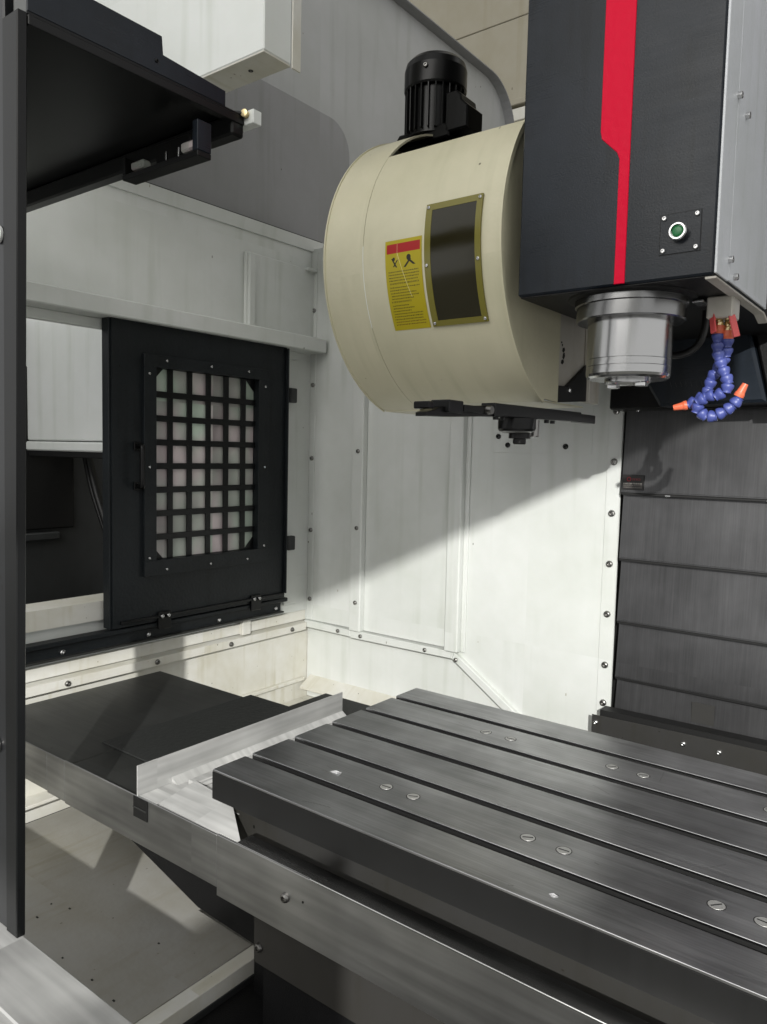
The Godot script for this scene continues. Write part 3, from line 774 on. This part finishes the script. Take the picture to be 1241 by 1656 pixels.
func hose(called: String, label: String, pts: Array, valve_at: Vector3) -> void:
	var o := thing(called, label, "hose", pts[0], "blue jointed coolant hoses")
	var c := Curve3D.new()
	for i in pts.size():
		var t: Vector3 = (pts[mini(i + 1, pts.size() - 1)] - pts[maxi(i - 1, 0)]) / 6.0
		c.add_point(pts[i], -t, t)
	var len := c.get_baked_length()
	var step := 0.0135
	var n := int((len - 0.027) / step)
	# each joint: a ball in a flared socket
	var seg := begin()
	add_lathe(seg, [Vector2(0.0062, -0.001), Vector2(0.0090, 0.0005), Vector2(0.0096, 0.0018), Vector2(0.0092, 0.005), Vector2(0.0078, 0.0085), Vector2(0.0066, 0.0105), Vector2(0.0066, 0.0122), Vector2(0.0074, 0.0130), Vector2(0.0, 0.0138)], Vector3.ZERO, Vector3(0, 0, 1), 16, true)
	var seg_mesh := done(seg)
	for i in n:
		var l := 0.008 + i * step
		var d := (c.sample_baked(l + 0.006, true) - c.sample_baked(maxf(l - 0.006, 0.0), true)).normalized()
		part(o, "joint", seg_mesh, M.hose_blue, facing(d, c.sample_baked(l, true), i * 0.7))
	var d0: Vector3 = (c.sample_baked(0.006, true) - pts[0]).normalized()
	part(o, "collar", lathe([Vector2(0.0, -0.006), Vector2(0.0088, -0.006), Vector2(0.0092, 0.002), Vector2(0.0080, 0.008), Vector2(0.0, 0.009)], pts[0], d0, 16), M.hose_orange)
	var le := 0.008 + n * step
	var pe := c.sample_baked(le, true)
	var d1: Vector3 = (pts[-1] - pe).normalized()
	part(o, "nozzle", lathe([Vector2(0.0, -0.002), Vector2(0.0076, 0.0), Vector2(0.0076, 0.004), Vector2(0.0064, 0.007), Vector2(0.0045, 0.021), Vector2(0.0034, 0.021), Vector2(0.0034, 0.018), Vector2(0.0, 0.018)], pe, d1, 16), M.hose_orange)
	# brass valve with a red lever
	part(o, "valve", lathe([Vector2(0.0, 0.0), Vector2(0.007, 0.0), Vector2(0.007, 0.006), Vector2(0.0055, 0.007), Vector2(0.0055, 0.016), Vector2(0.0075, 0.017), Vector2(0.0075, 0.024), Vector2(0.0, 0.024)], pts[0] - d0 * 0.028, d0, 6), M.brass)
	part(o, "valve_stem", lathe([Vector2(0.0, 0.0), Vector2(0.0045, 0.0), Vector2(0.0045, 0.014), Vector2(0.0, 0.014)], pts[0] - d0 * 0.017, valve_at, 8), M.brass)
	part(o, "lever", bx(-0.005, -0.026, 0.0, 0.005, 0.008, 0.0035, 0.0012), M.valve_red, facing(valve_at, pts[0] - d0 * 0.017 + valve_at.normalized() * 0.0135, 0.25))

func hoses() -> void:
	# both hang from the coolant block under the head's right edge
	hose("coolant_hose", "blue jointed coolant hose from the left valve, orange nozzle curling up to the right",
		[Vector3(0.593, 0.706, -0.500), Vector3(0.593, 0.689, -0.499), Vector3(0.595, 0.670, -0.497), Vector3(0.601, 0.652, -0.496), Vector3(0.608, 0.635, -0.494), Vector3(0.613, 0.622, -0.493), Vector3(0.606, 0.609, -0.492), Vector3(0.591, 0.605, -0.492), Vector3(0.577, 0.599, -0.493), Vector3(0.570, 0.587, -0.495), Vector3(0.579, 0.575, -0.496), Vector3(0.594, 0.573, -0.496), Vector3(0.610, 0.581, -0.496), Vector3(0.622, 0.590, -0.496), Vector3(0.628, 0.602, -0.496), Vector3(0.637, 0.621, -0.496)], Vector3(-0.5, 0.1, 0.9))
	hose("coolant_hose", "blue jointed coolant hose from the right valve, orange nozzle pointing left at the spindle",
		[Vector3(0.606, 0.699, -0.504), Vector3(0.605, 0.684, -0.506), Vector3(0.603, 0.667, -0.509), Vector3(0.593, 0.650, -0.512), Vector3(0.585, 0.637, -0.514), Vector3(0.581, 0.624, -0.514), Vector3(0.577, 0.611, -0.513), Vector3(0.563, 0.599, -0.511), Vector3(0.548, 0.591, -0.508), Vector3(0.536, 0.588, -0.504), Vector3(0.520, 0.585, -0.500)], Vector3(0.6, 0.1, 0.9))

func sticker_print() -> ImageTexture:
	var w := 256
	var hh := 448
	var im := Image.create_empty(w, hh, false, Image.FORMAT_RGB8)
	im.fill(Color(0.66, 0.60, 0.05))
	im.fill_rect(Rect2i(12, 18, 232, 46), Color(0.62, 0.06, 0.07))
	var ink := Color(0.12, 0.11, 0.05)
	# two small pictograms: a struck figure under a falling block, and a pinched hand
	for y in range(74, 140):
		for x in range(30, 225):
			var a := Vector2(x - 60, y - 92).length() < 9.0 or absf((x - 44) - (y - 84) * 0.7) < 5.0 and y > 88 and y < 134 or absf((x - 84) + (y - 100) * 0.9) < 4.5 and y > 96 and y < 130
			var b := Vector2(x - 165, y - 92).length() < 15.0 or absf((x - 168) - (y - 104) * 1.4) < 9.0 and y > 92 and y < 130 and x > 168 or absf((x - 172) + (y - 104) * 1.1) < 8.0 and y > 100 and y < 138
			if a or b: im.set_pixel(x, y, ink)
	var rng := RandomNumberGenerator.new()
	rng.seed = 77
	var y := 152
	var row := 0
	while y < 430:
		var head := row == 4 or row == 10
		var x := 20 + (rng.randi_range(0, 6) if row > 3 else 0)
		var stop := 236 - rng.randi_range(0, 100 if row > 3 and row < 14 else 20)
		while x < stop:
			var cw := rng.randi_range(5, 9)
			var chh := 8 if head else 6
			# one sign of small print: a few strokes
			im.fill_rect(Rect2i(x, y + rng.randi_range(0, 2), cw - 2, 2), ink)
			im.fill_rect(Rect2i(x + rng.randi_range(0, 3), y, 2, chh), ink)
			im.fill_rect(Rect2i(x, y + chh - 2, cw - 2, 1), ink if row < 17 else Color(0.55, 0.15, 0.05))
			x += cw + 1
		y += 14 if not head else 20
		row += 1
	# pale scuffs
	for i in 110:
		im.fill_rect(Rect2i(86 + i * 0.75, 66 + i * 2, 2, 2), Color(0.92, 0.9, 0.75))
	im.fill_rect(Rect2i(84, 20, 2, 80), Color(0.85, 0.75, 0.55))
	return ImageTexture.create_from_image(im)

func name_print() -> ImageTexture:
	var im := Image.create_empty(160, 108, false, Image.FORMAT_RGB8)
	im.fill(Color(0.10, 0.09, 0.09))
	var red := Color(0.55, 0.07, 0.12)
	for y in 56:
		for x in 160:
			var d := Vector2(x - 48, y - 30).length()
			if d < 17.0 and d > 11.0: im.set_pixel(x, y, red)
	var rng := RandomNumberGenerator.new()
	rng.seed = 9
	for i in 5:
		im.fill_rect(Rect2i(74 + i * 13, 24, 9, 3), red)
		im.fill_rect(Rect2i(74 + i * 13, 34, 9, 3), red)
		im.fill_rect(Rect2i(74 + i * 13 + rng.randi_range(0, 6), 24, 3, 13), red)
	for r in 3:
		var n := 14 if r == 0 else 18
		for i in n:
			var c := Color(0.85, 0.83, 0.8) if r == 0 else Color(0.5, 0.48, 0.46)
			var ww := 144.0 / n
			im.fill_rect(Rect2i(8 + int(i * ww), 58 + r * 15, int(ww) - 2, 2), c)
			im.fill_rect(Rect2i(8 + int(i * ww) + rng.randi_range(0, 3), 58 + r * 15, 2, 9 if r == 0 else 6), c)
			im.fill_rect(Rect2i(8 + int(i * ww), 64 + r * 15, int(ww) - 3, 2), c)
	return ImageTexture.create_from_image(im)

func magazine() -> void:
	var y0 := 0.8703
	var z0 := -0.6299
	var r := 0.2922
	var xl := -0.087
	var xr := 0.295
	var m := thing("tool_magazine", "cream drum shaped tool magazine with black motor on top, left of the head", "tool magazine", Vector3(0.1, 0.59, z0))
	part(m, "cover_shell", arc_sheet(xl + 0.002, 0.0075, r - 0.004, r, y0, z0, -71.0, 130.0, 60), M.cream)
	part(m, "cover_shell", arc_sheet(0.0085, xr - 0.002, r - 0.004, r, y0, z0, -66.0, 41.0, 48), M.cream)
	part(m, "rim", arc_sheet(xl - 0.001, xl + 0.002, r - 0.006, r + 0.0025, y0, z0, -71.0, 130.0, 60), M.cream)
	part(m, "rim", arc_sheet(xr - 0.002, xr + 0.0012, r - 0.006, r + 0.0025, y0, z0, -66.0, 41.0, 48), M.cream)
	# end plates (the right one stops at an upright edge)
	var left := []
	for k in 41:
		var a := deg_to_rad(lerpf(-71.0, 251.0, k / 40.0))
		left.append(Vector2(z0 + (r - 0.006) * cos(a), y0 + (r - 0.006) * sin(a)))
	part(m, "end_plate", prism(left, 0, xl, xl + 0.004), M.cream)
	var right := [Vector2(-0.577, y0 + 0.06), Vector2(-0.577, 0.606)]
	for k in 31:
		var a := deg_to_rad(lerpf(-65.0, 40.0, k / 30.0))
		right.append(Vector2(z0 + (r - 0.005) * cos(a), y0 + (r - 0.005) * sin(a)))
	part(m, "end_plate", prism(right, 0, xr - 0.006, xr - 0.002), M.cream)
	part(m, "bottom_plate", bx(xl + 0.004, 0.592, -0.76, 0.006, 0.5945, -0.535, 0.0005), M.cream)
	part(m, "bottom_plate", bx(0.009, 0.6035, -0.70, xr - 0.004, 0.606, -0.515, 0.0005), M.cream)
	part(m, "drum", lathe([Vector2(0.0, 0.0), Vector2(0.235, 0.0), Vector2(0.245, 0.01), Vector2(0.245, 0.27), Vector2(0.235, 0.28), Vector2(0.0, 0.28)], Vector3(xl + 0.03, y0, z0), Vector3.RIGHT, 48), M.dark_cast)
	# grey carrier plate with smudges and its black lower bracket
	part(m, "carrier_plate", bx(0.272, 0.6165, -0.80, 0.283, 1.05, -0.56, 0.001), M.magazine_grey)
	part(m, "bracket", prism([Vector2(-0.577, 0.6065), Vector2(-0.715, 0.617), Vector2(-0.715, 0.690), Vector2(-0.622, 0.640), Vector2(-0.577, 0.638)], 0, 0.2835, 0.291, 0.001), M.slot_black)
	part(m, "bracket_edge", bx(0.2835, 0.6165, -0.722, 0.297, 0.80, -0.7155, 0.001), M.magazine_grey)
	screw(m, Vector3(0.291, 0.633, -0.632), Vector3.RIGHT, 0.7, "screw_bright")
	for p in [[-0.606, 0.683, 0.013, 0.008], [-0.612, 0.6935, 0.011, 0.011], [-0.610, 0.706, 0.012, 0.008], [-0.607, 0.717, 0.005, 0.003], [-0.603, 0.722, 0.006, 0.002]]:
		part(m, "paint_smudge", prism([Vector2(p[0], p[1]), Vector2(p[0] - p[2] * 0.5, p[1] - 0.002), Vector2(p[0] - p[2], p[1] + p[3] * 0.4), Vector2(p[0] - p[2] * 0.75, p[1] + p[3]), Vector2(p[0] - p[2] * 0.2, p[1] + p[3] * 0.8)], 0, 0.2825, 0.2836), M.smudge)
	# inspection window: tinted frame, dark pane, screws
	var rw := r + 0.0008
	var wf := part(m, "window_frame", arc_sheet(0.147, 0.1595, rw, r + 0.0042, y0, z0, -28.6, 11.8, 20), M.olive)
	part(m, "window_frame", arc_sheet(0.2475, 0.258, rw, r + 0.0042, y0, z0, -28.6, 11.8, 20), M.olive)
	part(m, "window_frame", arc_sheet(0.1596, 0.2474, rw, r + 0.0042, y0, z0, 9.6, 11.8, 3), M.olive)
	part(m, "window_frame", arc_sheet(0.1596, 0.2474, rw, r + 0.0042, y0, z0, -28.6, -26.6, 3), M.olive)
	part(m, "window_pane", arc_sheet(0.1596, 0.2474, rw, r + 0.0036, y0, z0, -26.6, 9.6, 20), M.pane_dark)
	part(m, "window_edge", arc_sheet(0.1450, 0.1469, rw, r + 0.0044, y0, z0, -28.7, 11.9, 20), M.cream)
	for q in [[0.152, 10.6], [0.2535, 10.6], [0.152, -8.3], [0.2535, -8.6], [0.152, -27.4], [0.2535, -27.4]]:
		var a := deg_to_rad(q[1])
		var n := Vector3(0, sin(a), cos(a))
		screw(wf, Vector3(q[0], y0, z0) + n * (r + 0.0042), n, 0.42, "screw_bright")
	# warning sticker
	var sm := StandardMaterial3D.new()
	sm.resource_name = "sticker_print"
	sm.albedo_texture = sticker_print()
	sm.roughness = 0.4
	var st := SurfaceTool.new()
	st.begin(Mesh.PRIMITIVE_TRIANGLES)
	st.set_smooth_group(1)
	var steps := 16
	for i in steps:
		var a := deg_to_rad(lerpf(2.0, -28.9, float(i) / steps))
		var b := deg_to_rad(lerpf(2.0, -28.9, float(i + 1) / steps))
		var rs := r + 0.0006
		var p := [Vector3(0.060, y0 + rs * sin(a), z0 + rs * cos(a)), Vector3(0.1395, y0 + rs * sin(a), z0 + rs * cos(a)), Vector3(0.1395, y0 + rs * sin(b), z0 + rs * cos(b)), Vector3(0.060, y0 + rs * sin(b), z0 + rs * cos(b))]
		var uv := [Vector2(0, float(i) / steps), Vector2(1, float(i) / steps), Vector2(1, float(i + 1) / steps), Vector2(0, float(i + 1) / steps)]
		for k in [0, 1, 2, 0, 2, 3]:
			st.set_uv(uv[k])
			st.add_vertex(p[k])
	part(m, "warning_sticker", done(st), sm)
	# scratch line on the shell
	part(m, "seam_line", arc_sheet(0.0075, 0.0085, r - 0.003, r + 0.0006, y0, z0, -27.0, 2.0, 12), M.white_clean)
	# motor: base, finned body, cowl with a screw, terminal box
	var mc := Vector3(-0.020, 0.0, -0.60)
	part(m, "motor_base", prism([Vector2(-0.102, 1.142), Vector2(0.045, 1.142), Vector2(0.045, 1.160), Vector2(0.035, 1.170), Vector2(-0.080, 1.170)], 2, -0.645, -0.555, 0.003), M.motor_black)
	part(m, "motor_body", lathe([Vector2(0.0, 1.16), Vector2(0.055, 1.16), Vector2(0.055, 1.29), Vector2(0.0, 1.29)], mc, Vector3.UP, 32), M.motor_black)
	for k in 26:
		var a := TAU * k / 26
		part(m, "motor_fin", bx(0.051, 1.166, -0.0016, 0.0635, 1.276, 0.0016, 0.0006), M.motor_black, Transform3D(Basis(Vector3.UP, a), Vector3(mc.x, 0, mc.z)))
	part(m, "motor_cowl", lathe([Vector2(0.0, 1.252), Vector2(0.0635, 1.252), Vector2(0.0655, 1.256), Vector2(0.0655, 1.294), Vector2(0.062, 1.307), Vector2(0.052, 1.317), Vector2(0.035, 1.323), Vector2(0.0, 1.326)], mc, Vector3.UP, 40), M.motor_black)
	screw(m, mc + Vector3(0.018, 1.283, 0.0635), Vector3(0.27, 0, 0.96), 0.7)
	part(m, "terminal_box", prism([Vector2(0.035, 1.150), Vector2(0.088, 1.150), Vector2(0.088, 1.192), Vector2(0.073, 1.206), Vector2(0.071, 1.217), Vector2(0.060, 1.227), Vector2(0.035, 1.227)], 2, -0.615, -0.555, 0.003), M.motor_black)

func change_arm() -> void:
	var x := 0.30
	var pz := -0.437
	var a := thing("tool_change_arm", "black tool change arm under the cream magazine, with grippers at both ends", "arm", Vector3(x, 0.52, pz))
	part(a, "bar", prism([Vector2(-0.325, 0.5885), Vector2(-0.325, 0.5665), Vector2(-0.67, 0.5745), Vector2(-0.67, 0.5925)], 0, x - 0.025, x + 0.002, 0.0015), M.black_paint)
	part(a, "rear_gripper", prism([Vector2(-0.671, 0.590), Vector2(-0.671, 0.5735), Vector2(-0.746, 0.5735), Vector2(-0.746, 0.590)], 0, x - 0.022, x, 0.0015), M.motor_black)
	part(a, "front_gripper", prism([Vector2(-0.135, 0.5575), Vector2(-0.135, 0.563), Vector2(-0.18, 0.574), Vector2(-0.324, 0.5845), Vector2(-0.324, 0.5665), Vector2(-0.20, 0.5595)], 0, x - 0.022, x - 0.002, 0.001), M.motor_black)
	part(a, "finger_block", bx(x - 0.028, 0.5655, -0.222, x + 0.006, 0.5840, -0.182, 0.0015), M.black_paint)
	part(a, "finger_block", bx(x - 0.028, 0.5685, -0.150, x, 0.5790, -0.138, 0.0015), M.motor_black)
	part(a, "latch", bx(x - 0.002, 0.569, -0.285, x + 0.004, 0.5795, -0.228, 0.001), M.motor_black)
	part(a, "latch_roller", lathe([Vector2(0.0, 0.0), Vector2(0.0065, 0.0), Vector2(0.0065, 0.010), Vector2(0.0, 0.010)], Vector3(x - 0.002, 0.5755, -0.305), Vector3.RIGHT, 18), M.screw)
	part(a, "hub", lathe([Vector2(0.0, 0.543), Vector2(0.022, 0.543), Vector2(0.030, 0.546), Vector2(0.033, 0.550), Vector2(0.033, 0.568), Vector2(0.0, 0.568)], Vector3(x - 0.011, 0, pz + 0.012), Vector3.UP, 12), M.motor_black)
	part(a, "hub_nose", lathe([Vector2(0.0, 0.524), Vector2(0.010, 0.524), Vector2(0.0115, 0.526), Vector2(0.0115, 0.533), Vector2(0.019, 0.534), Vector2(0.019, 0.543), Vector2(0.0, 0.543)], Vector3(x - 0.011, 0, pz), Vector3.UP, 20), M.motor_black)
	part(a, "pin", lathe([Vector2(0.0, 0.538), Vector2(0.008, 0.538), Vector2(0.009, 0.540), Vector2(0.009, 0.568), Vector2(0.0, 0.568)], Vector3(x - 0.006, 0, pz - 0.045), Vector3.UP, 18), M.screw)
	for z in [-0.345, -0.37, -0.535, -0.56]:
		var n := Vector3.DOWN
		screw(a, Vector3(x - 0.008, 0.568 - (0.0 if z > -0.5 else -0.003), z), n, 0.8, "screw_black", bolt_mesh)

func window_door() -> void:
	# sliding door with latticed window, x about -0.75
	var xf := -0.742
	var d := thing("window_door", "charcoal sliding door with latticed window on the left wall", "door", Vector3(xf, 0.05, -0.6))
	var zl := -0.302
	var zr := -0.898
	# panel built as four boards round the opening
	var oz0 := -0.424
	var oz1 := -0.776
	var oy0 := 0.214
	var oy1 := 0.708
	part(d, "panel", bx(xf - 0.018, oy1, zr, xf, 0.83, zl, 0.0), M.door_black)
	part(d, "panel", bx(xf - 0.018, 0.052, zr, xf, oy0, zl, 0.0), M.door_black)
	part(d, "panel", bx(xf - 0.018, oy0, oz0, xf, oy1, zl, 0.0), M.door_black)
	part(d, "panel", bx(xf - 0.018, oy0, zr, xf, oy1, oz1, 0.0), M.door_black)
	part(d, "edge_fold", bx(xf - 0.032, 0.052, zl, xf - 0.004, 0.83, zl + 0.006, 0.001), M.door_black)
	part(d, "edge_fold", bx(xf, 0.066, zr + 0.001, xf + 0.012, 0.812, zr + 0.006, 0.001), M.door_black)
	part(d, "bottom_fold", bx(xf, 0.060, zr + 0.006, xf + 0.008, 0.068, zl - 0.02, 0.001), M.black_paint)
	# raised window frame
	var fo := [-0.388, -0.816, 0.174, 0.739]
	part(d, "window_frame", bx(xf, oy1, fo[1], xf + 0.010, fo[3], fo[0], 0.0007), M.door_black)
	part(d, "window_frame", bx(xf, fo[2], fo[1], xf + 0.010, oy0, fo[0], 0.0007), M.door_black)
	part(d, "window_frame", bx(xf, oy0, oz0, xf + 0.010, oy1, fo[0], 0.0007), M.door_black)
	part(d, "window_frame", bx(xf, oy0, fo[1], xf + 0.010, oy1, oz1, 0.0007), M.door_black)
	# lattice: bars between 6 x 8 holes
	var hz := [-0.424, -0.4695, -0.4865, -0.532, -0.549, -0.5955, -0.6125, -0.658, -0.676, -0.7215, -0.740, -0.776]
	for k in 5:
		part(d, "upright_bar", bx(xf - 0.010, oy0, hz[2 * k + 2], xf - 0.006, oy1, hz[2 * k + 1], 0.0006), M.black_paint)
	for k in 7:
		var y := 0.6335 - 0.0615 * k
		part(d, "cross_bar", bx(xf - 0.0112, y, oz1, xf - 0.0048, y + 0.016, oz0, 0.0006), M.black_paint)
	for s in [[oz0, oy0, 1, 1], [oz0, oy1, 1, -1], [oz1, oy0, -1, 1], [oz1, oy1, -1, -1]]:
		part(d, "corner_plate", prism([Vector2(s[0], s[1]), Vector2(s[0] - 0.034 * s[2], s[1]), Vector2(s[0], s[1] + 0.036 * s[3])], 0, xf - 0.013, xf - 0.0095), M.black_paint)
	var pane := part(d, "window_pane", bx(xf - 0.0165, oy0 + 0.0005, oz1 + 0.0005, xf - 0.0135, oy1 - 0.0005, oz0 - 0.0005, 0.0005), M.frosted)
	pane.set_meta("label", "pale frosted pane behind the lattice")
	for p in [[-0.455, 0.727], [-0.60, 0.727], [-0.735, 0.727], [-0.455, 0.188], [-0.60, 0.188], [-0.735, 0.188], [-0.402, 0.69], [-0.402, 0.455], [-0.402, 0.222], [-0.80, 0.69], [-0.80, 0.455], [-0.80, 0.222]]:
		screw(d, Vector3(xf + 0.010, p[1], p[0]), Vector3.RIGHT, 0.48, "screw_bright")
	# handle
	var h := part(d, "handle", tube([Vector3(xf, 0.408, -0.372), Vector3(xf + 0.026, 0.406, -0.369), Vector3(xf + 0.030, 0.42, -0.368), Vector3(xf + 0.030, 0.457, -0.368), Vector3(xf + 0.030, 0.495, -0.368), Vector3(xf + 0.026, 0.508, -0.369), Vector3(xf, 0.506, -0.372)], 0.0065), M.motor_black)
	part(h, "handle_foot", bx(xf, 0.396, -0.384, xf + 0.005, 0.418, -0.362, 0.002), M.motor_black)
	part(h, "handle_foot", bx(xf, 0.496, -0.384, xf + 0.005, 0.518, -0.362, 0.002), M.motor_black)
	screw(h, Vector3(xf + 0.005, 0.402, -0.379), Vector3.RIGHT, 0.45, "screw_bright")
	screw(h, Vector3(xf + 0.005, 0.510, -0.379), Vector3.RIGHT, 0.45, "screw_bright")
	# guide claws that ride on the track
	for z in [-0.452, -0.776]:
		var c := part(d, "guide_claw", bx(xf, 0.030, z - 0.020, xf + 0.008, 0.076, z + 0.020, 0.002), M.motor_black)
		for s in [-0.010, 0.010]: screw(c, Vector3(xf + 0.008, 0.065, z + s), Vector3.RIGHT, 0.7, "screw_bright")

func machine_door() -> void:
	# half-open front door at the left: upright leaf and a roof panel that reaches in over the working space
	var xd := 0.030
	var zA := 0.30
	var yT := 0.995
	var d := thing("machine_door", "black front door leaf with overhead panel at the left picture edge", "door", Vector3(xd - 0.3, -0.12, zA))
	part(d, "edge_post", prism([Vector2(xd - 0.035, yT), Vector2(xd, yT), Vector2(xd - 0.034, -0.1218), Vector2(xd - 0.060, -0.1218)], 2, zA, zA + 0.012, 0.0012), M.black_paint)
	part(d, "leaf", prism([Vector2(-0.10, -0.1218), Vector2(xd - 0.0605, -0.1218), Vector2(xd - 0.0355, yT), Vector2(xd - 0.0355, 1.15), Vector2(-0.10, 1.15)], 2, zA - 0.004, zA + 0.010, 0.002), M.leaf_grey)
	part(d, "roof_panel", prism([Vector2(xd - 0.001, zA), Vector2(xd - 0.001, -0.028), Vector2(-0.7, -0.028), Vector2(-0.7, zA)], 1, yT, yT + 0.003), M.black_paint)
	part(d, "rear_beam", bx(-0.7, yT - 0.030, -0.03, xd - 0.002, yT - 0.0005, -0.006, 0.003), M.black_paint)
	part(d, "side_flange", prism([Vector2(zA, yT + 0.003), Vector2(0.008, yT + 0.003), Vector2(0.008, yT + 0.024), Vector2(0.115, yT + 0.030), Vector2(0.117, yT + 0.053), Vector2(zA, yT + 0.053)], 0, xd - 0.003, xd, 0.0006), M.charcoal)
	part(d, "side_rim", bx(xd - 0.012, yT - 0.012, -0.028, xd, yT, zA - 0.001, 0.001), M.black_paint)
	# latch bracket below the rear beam
	var b := part(d, "latch_bracket", bx(xd - 0.186, 0.916, 0.030, xd - 0.004, 0.924, 0.055, 0.001), M.black_paint)
	b.set_meta("label", "black latch bracket under the door's overhead panel")
	part(d, "latch_side", bx(xd - 0.016, 0.9242, 0.030, xd - 0.004, 0.966, 0.055, 0.001), M.charcoal)
	part(d, "latch_side", bx(xd - 0.186, 0.9242, 0.030, xd - 0.178, 0.950, 0.055, 0.001), M.black_paint)
	part(d, "latch_plate", bx(xd - 0.135, 0.930, 0.026, xd - 0.055, 0.966, 0.0295, 0.001), M.motor_black)
	part(d, "latch_pin", lathe([Vector2(0, 0), Vector2(0.0016, 0), Vector2(0.0016, 0.016), Vector2(0, 0.016)], Vector3(xd - 0.108, 0.934, 0.031), Vector3.UP, 8), M.screw_bright)
	part(d, "latch_pin", lathe([Vector2(0, 0), Vector2(0.0016, 0), Vector2(0.0016, 0.016), Vector2(0, 0.016)], Vector3(xd - 0.078, 0.934, 0.031), Vector3.UP, 8), M.screw_bright)
	part(d, "latch_roller", bx(xd - 0.050, 0.930, 0.034, xd - 0.018, 0.944, 0.050, 0.003), M.frosted)
	part(d, "latch_roller", bx(xd - 0.172, 0.930, 0.034, xd - 0.140, 0.942, 0.050, 0.003), M.frosted)
	# cream stop block with a bolt at the panel's inner corner
	part(d, "stop_block", bx(xd - 0.020, 0.984, -0.046, xd + 0.018, 1.004, -0.029, 0.001), M.white_clean)
	part(d, "stop_bolt", lathe([Vector2(0.0, 0.0), Vector2(0.0055, 0.0), Vector2(0.0055, 0.007), Vector2(0.0, 0.008)], Vector3(xd + 0.004, 0.998, -0.028), Vector3(0.3, 0, 1), 16), M.brass)
	part(d, "stop_rod", tube([Vector3(xd - 0.03, 0.992, -0.012), Vector3(xd - 0.012, 0.999, -0.014), Vector3(xd + 0.004, 0.998, -0.024)], 0.003), M.slot_black)
	screw(d, Vector3(xd, yT + 0.018, 0.126), Vector3.RIGHT, 0.35, "screw_black")
	for p in [[-0.018, 0.733], [-0.044, 0.10]]:
		part(d, "ring_nut", lathe([Vector2(0.0045, 0.0), Vector2(0.0105, 0.0), Vector2(0.0105, 0.003), Vector2(0.0085, 0.004), Vector2(0.0045, 0.003), Vector2(0.0045, 0.0)], Vector3(xd - 0.034 + p[0], p[1] + 0.02, zA + 0.011), Vector3.BACK, 20), M.white_clean if p[1] > 0.5 else M.screw)

	var s := thing("door_sill", "polished steel door sill at the lower left corner", "sill", Vector3(0.1, -0.2, 0.34))
	part(s, "sheet", bx(-0.9, -0.150, 0.302, 0.62, -0.1222, 0.383, 0.002), M.steel_plain)
	part(s, "front_rail", bx(-0.9, -0.20, 0.3835, 0.62, -0.140, 0.42, 0.003), M.dark_cast)

	var w := thing("header_box", "white hanging sheet metal box at the upper left, above the door's black panel", "box", Vector3(-0.4, 1.2, -0.24))
	part(w, "box", bx(-0.9, 1.206, -0.268, -0.1135, 1.75, -0.2, 0.002), M.white_clean)
	part(w, "bottom_tray", bx(-0.9, 1.203, -0.268, -0.1145, 1.2058, -0.201, 0.0008), M.white_dirty)
	part(w, "side_flange", bx(-0.1135, 1.200, -0.290, -0.110, 1.75, -0.268, 0.0008), M.white_dirty)
	part(w, "hole_ring", lathe([Vector2(0.0022, 0.0), Vector2(0.0045, 0.0), Vector2(0.0045, 0.001), Vector2(0.0022, 0.001)], Vector3(-0.185, 1.203, -0.235), Vector3.DOWN, 14), M.smudge)

func small_things() -> void:
	var spots := [[0.155, -0.118, 0.5, 0.010, "sliver of bright swarf on the second strip of the table, near its left end"], [0.163, -0.114, 1.2, 0.004, "tiny bright swarf speck beside the sliver on the second table strip"], [0.568, -0.026, 0.2, 0.006, "small bright swarf speck on the front strip of the table"]]
	for s in spots:
		var o := thing("metal_chip", s[4], "metal chip", Vector3(s[0], 0.0, s[1]))
		var l: float = s[3]
		var st := begin()
		tri(st, Vector3(-l, 0.0003, 0), Vector3(l, 0.0003, 0.001), Vector3(0, 0.003, 0.0005), Vector3.BACK)
		tri(st, Vector3(-l, 0.0003, 0), Vector3(l, 0.0003, -0.002), Vector3(0, 0.003, 0.0005), Vector3.FORWARD)
		tri(st, Vector3(-l, 0.0003, 0), Vector3(l, 0.0003, 0.001), Vector3(l, 0.0003, -0.002), Vector3.DOWN)
		tri(st, Vector3(0, 0.003, 0.0005), Vector3(l, 0.0003, 0.001), Vector3(l, 0.0003, -0.002), Vector3.RIGHT)
		var mi := part(o, "sliver", done(st), M.screw_bright, Transform3D(Basis(Vector3.UP, s[2]), Vector3(s[0], 0.0, s[1])))
		mi.name = "sliver"
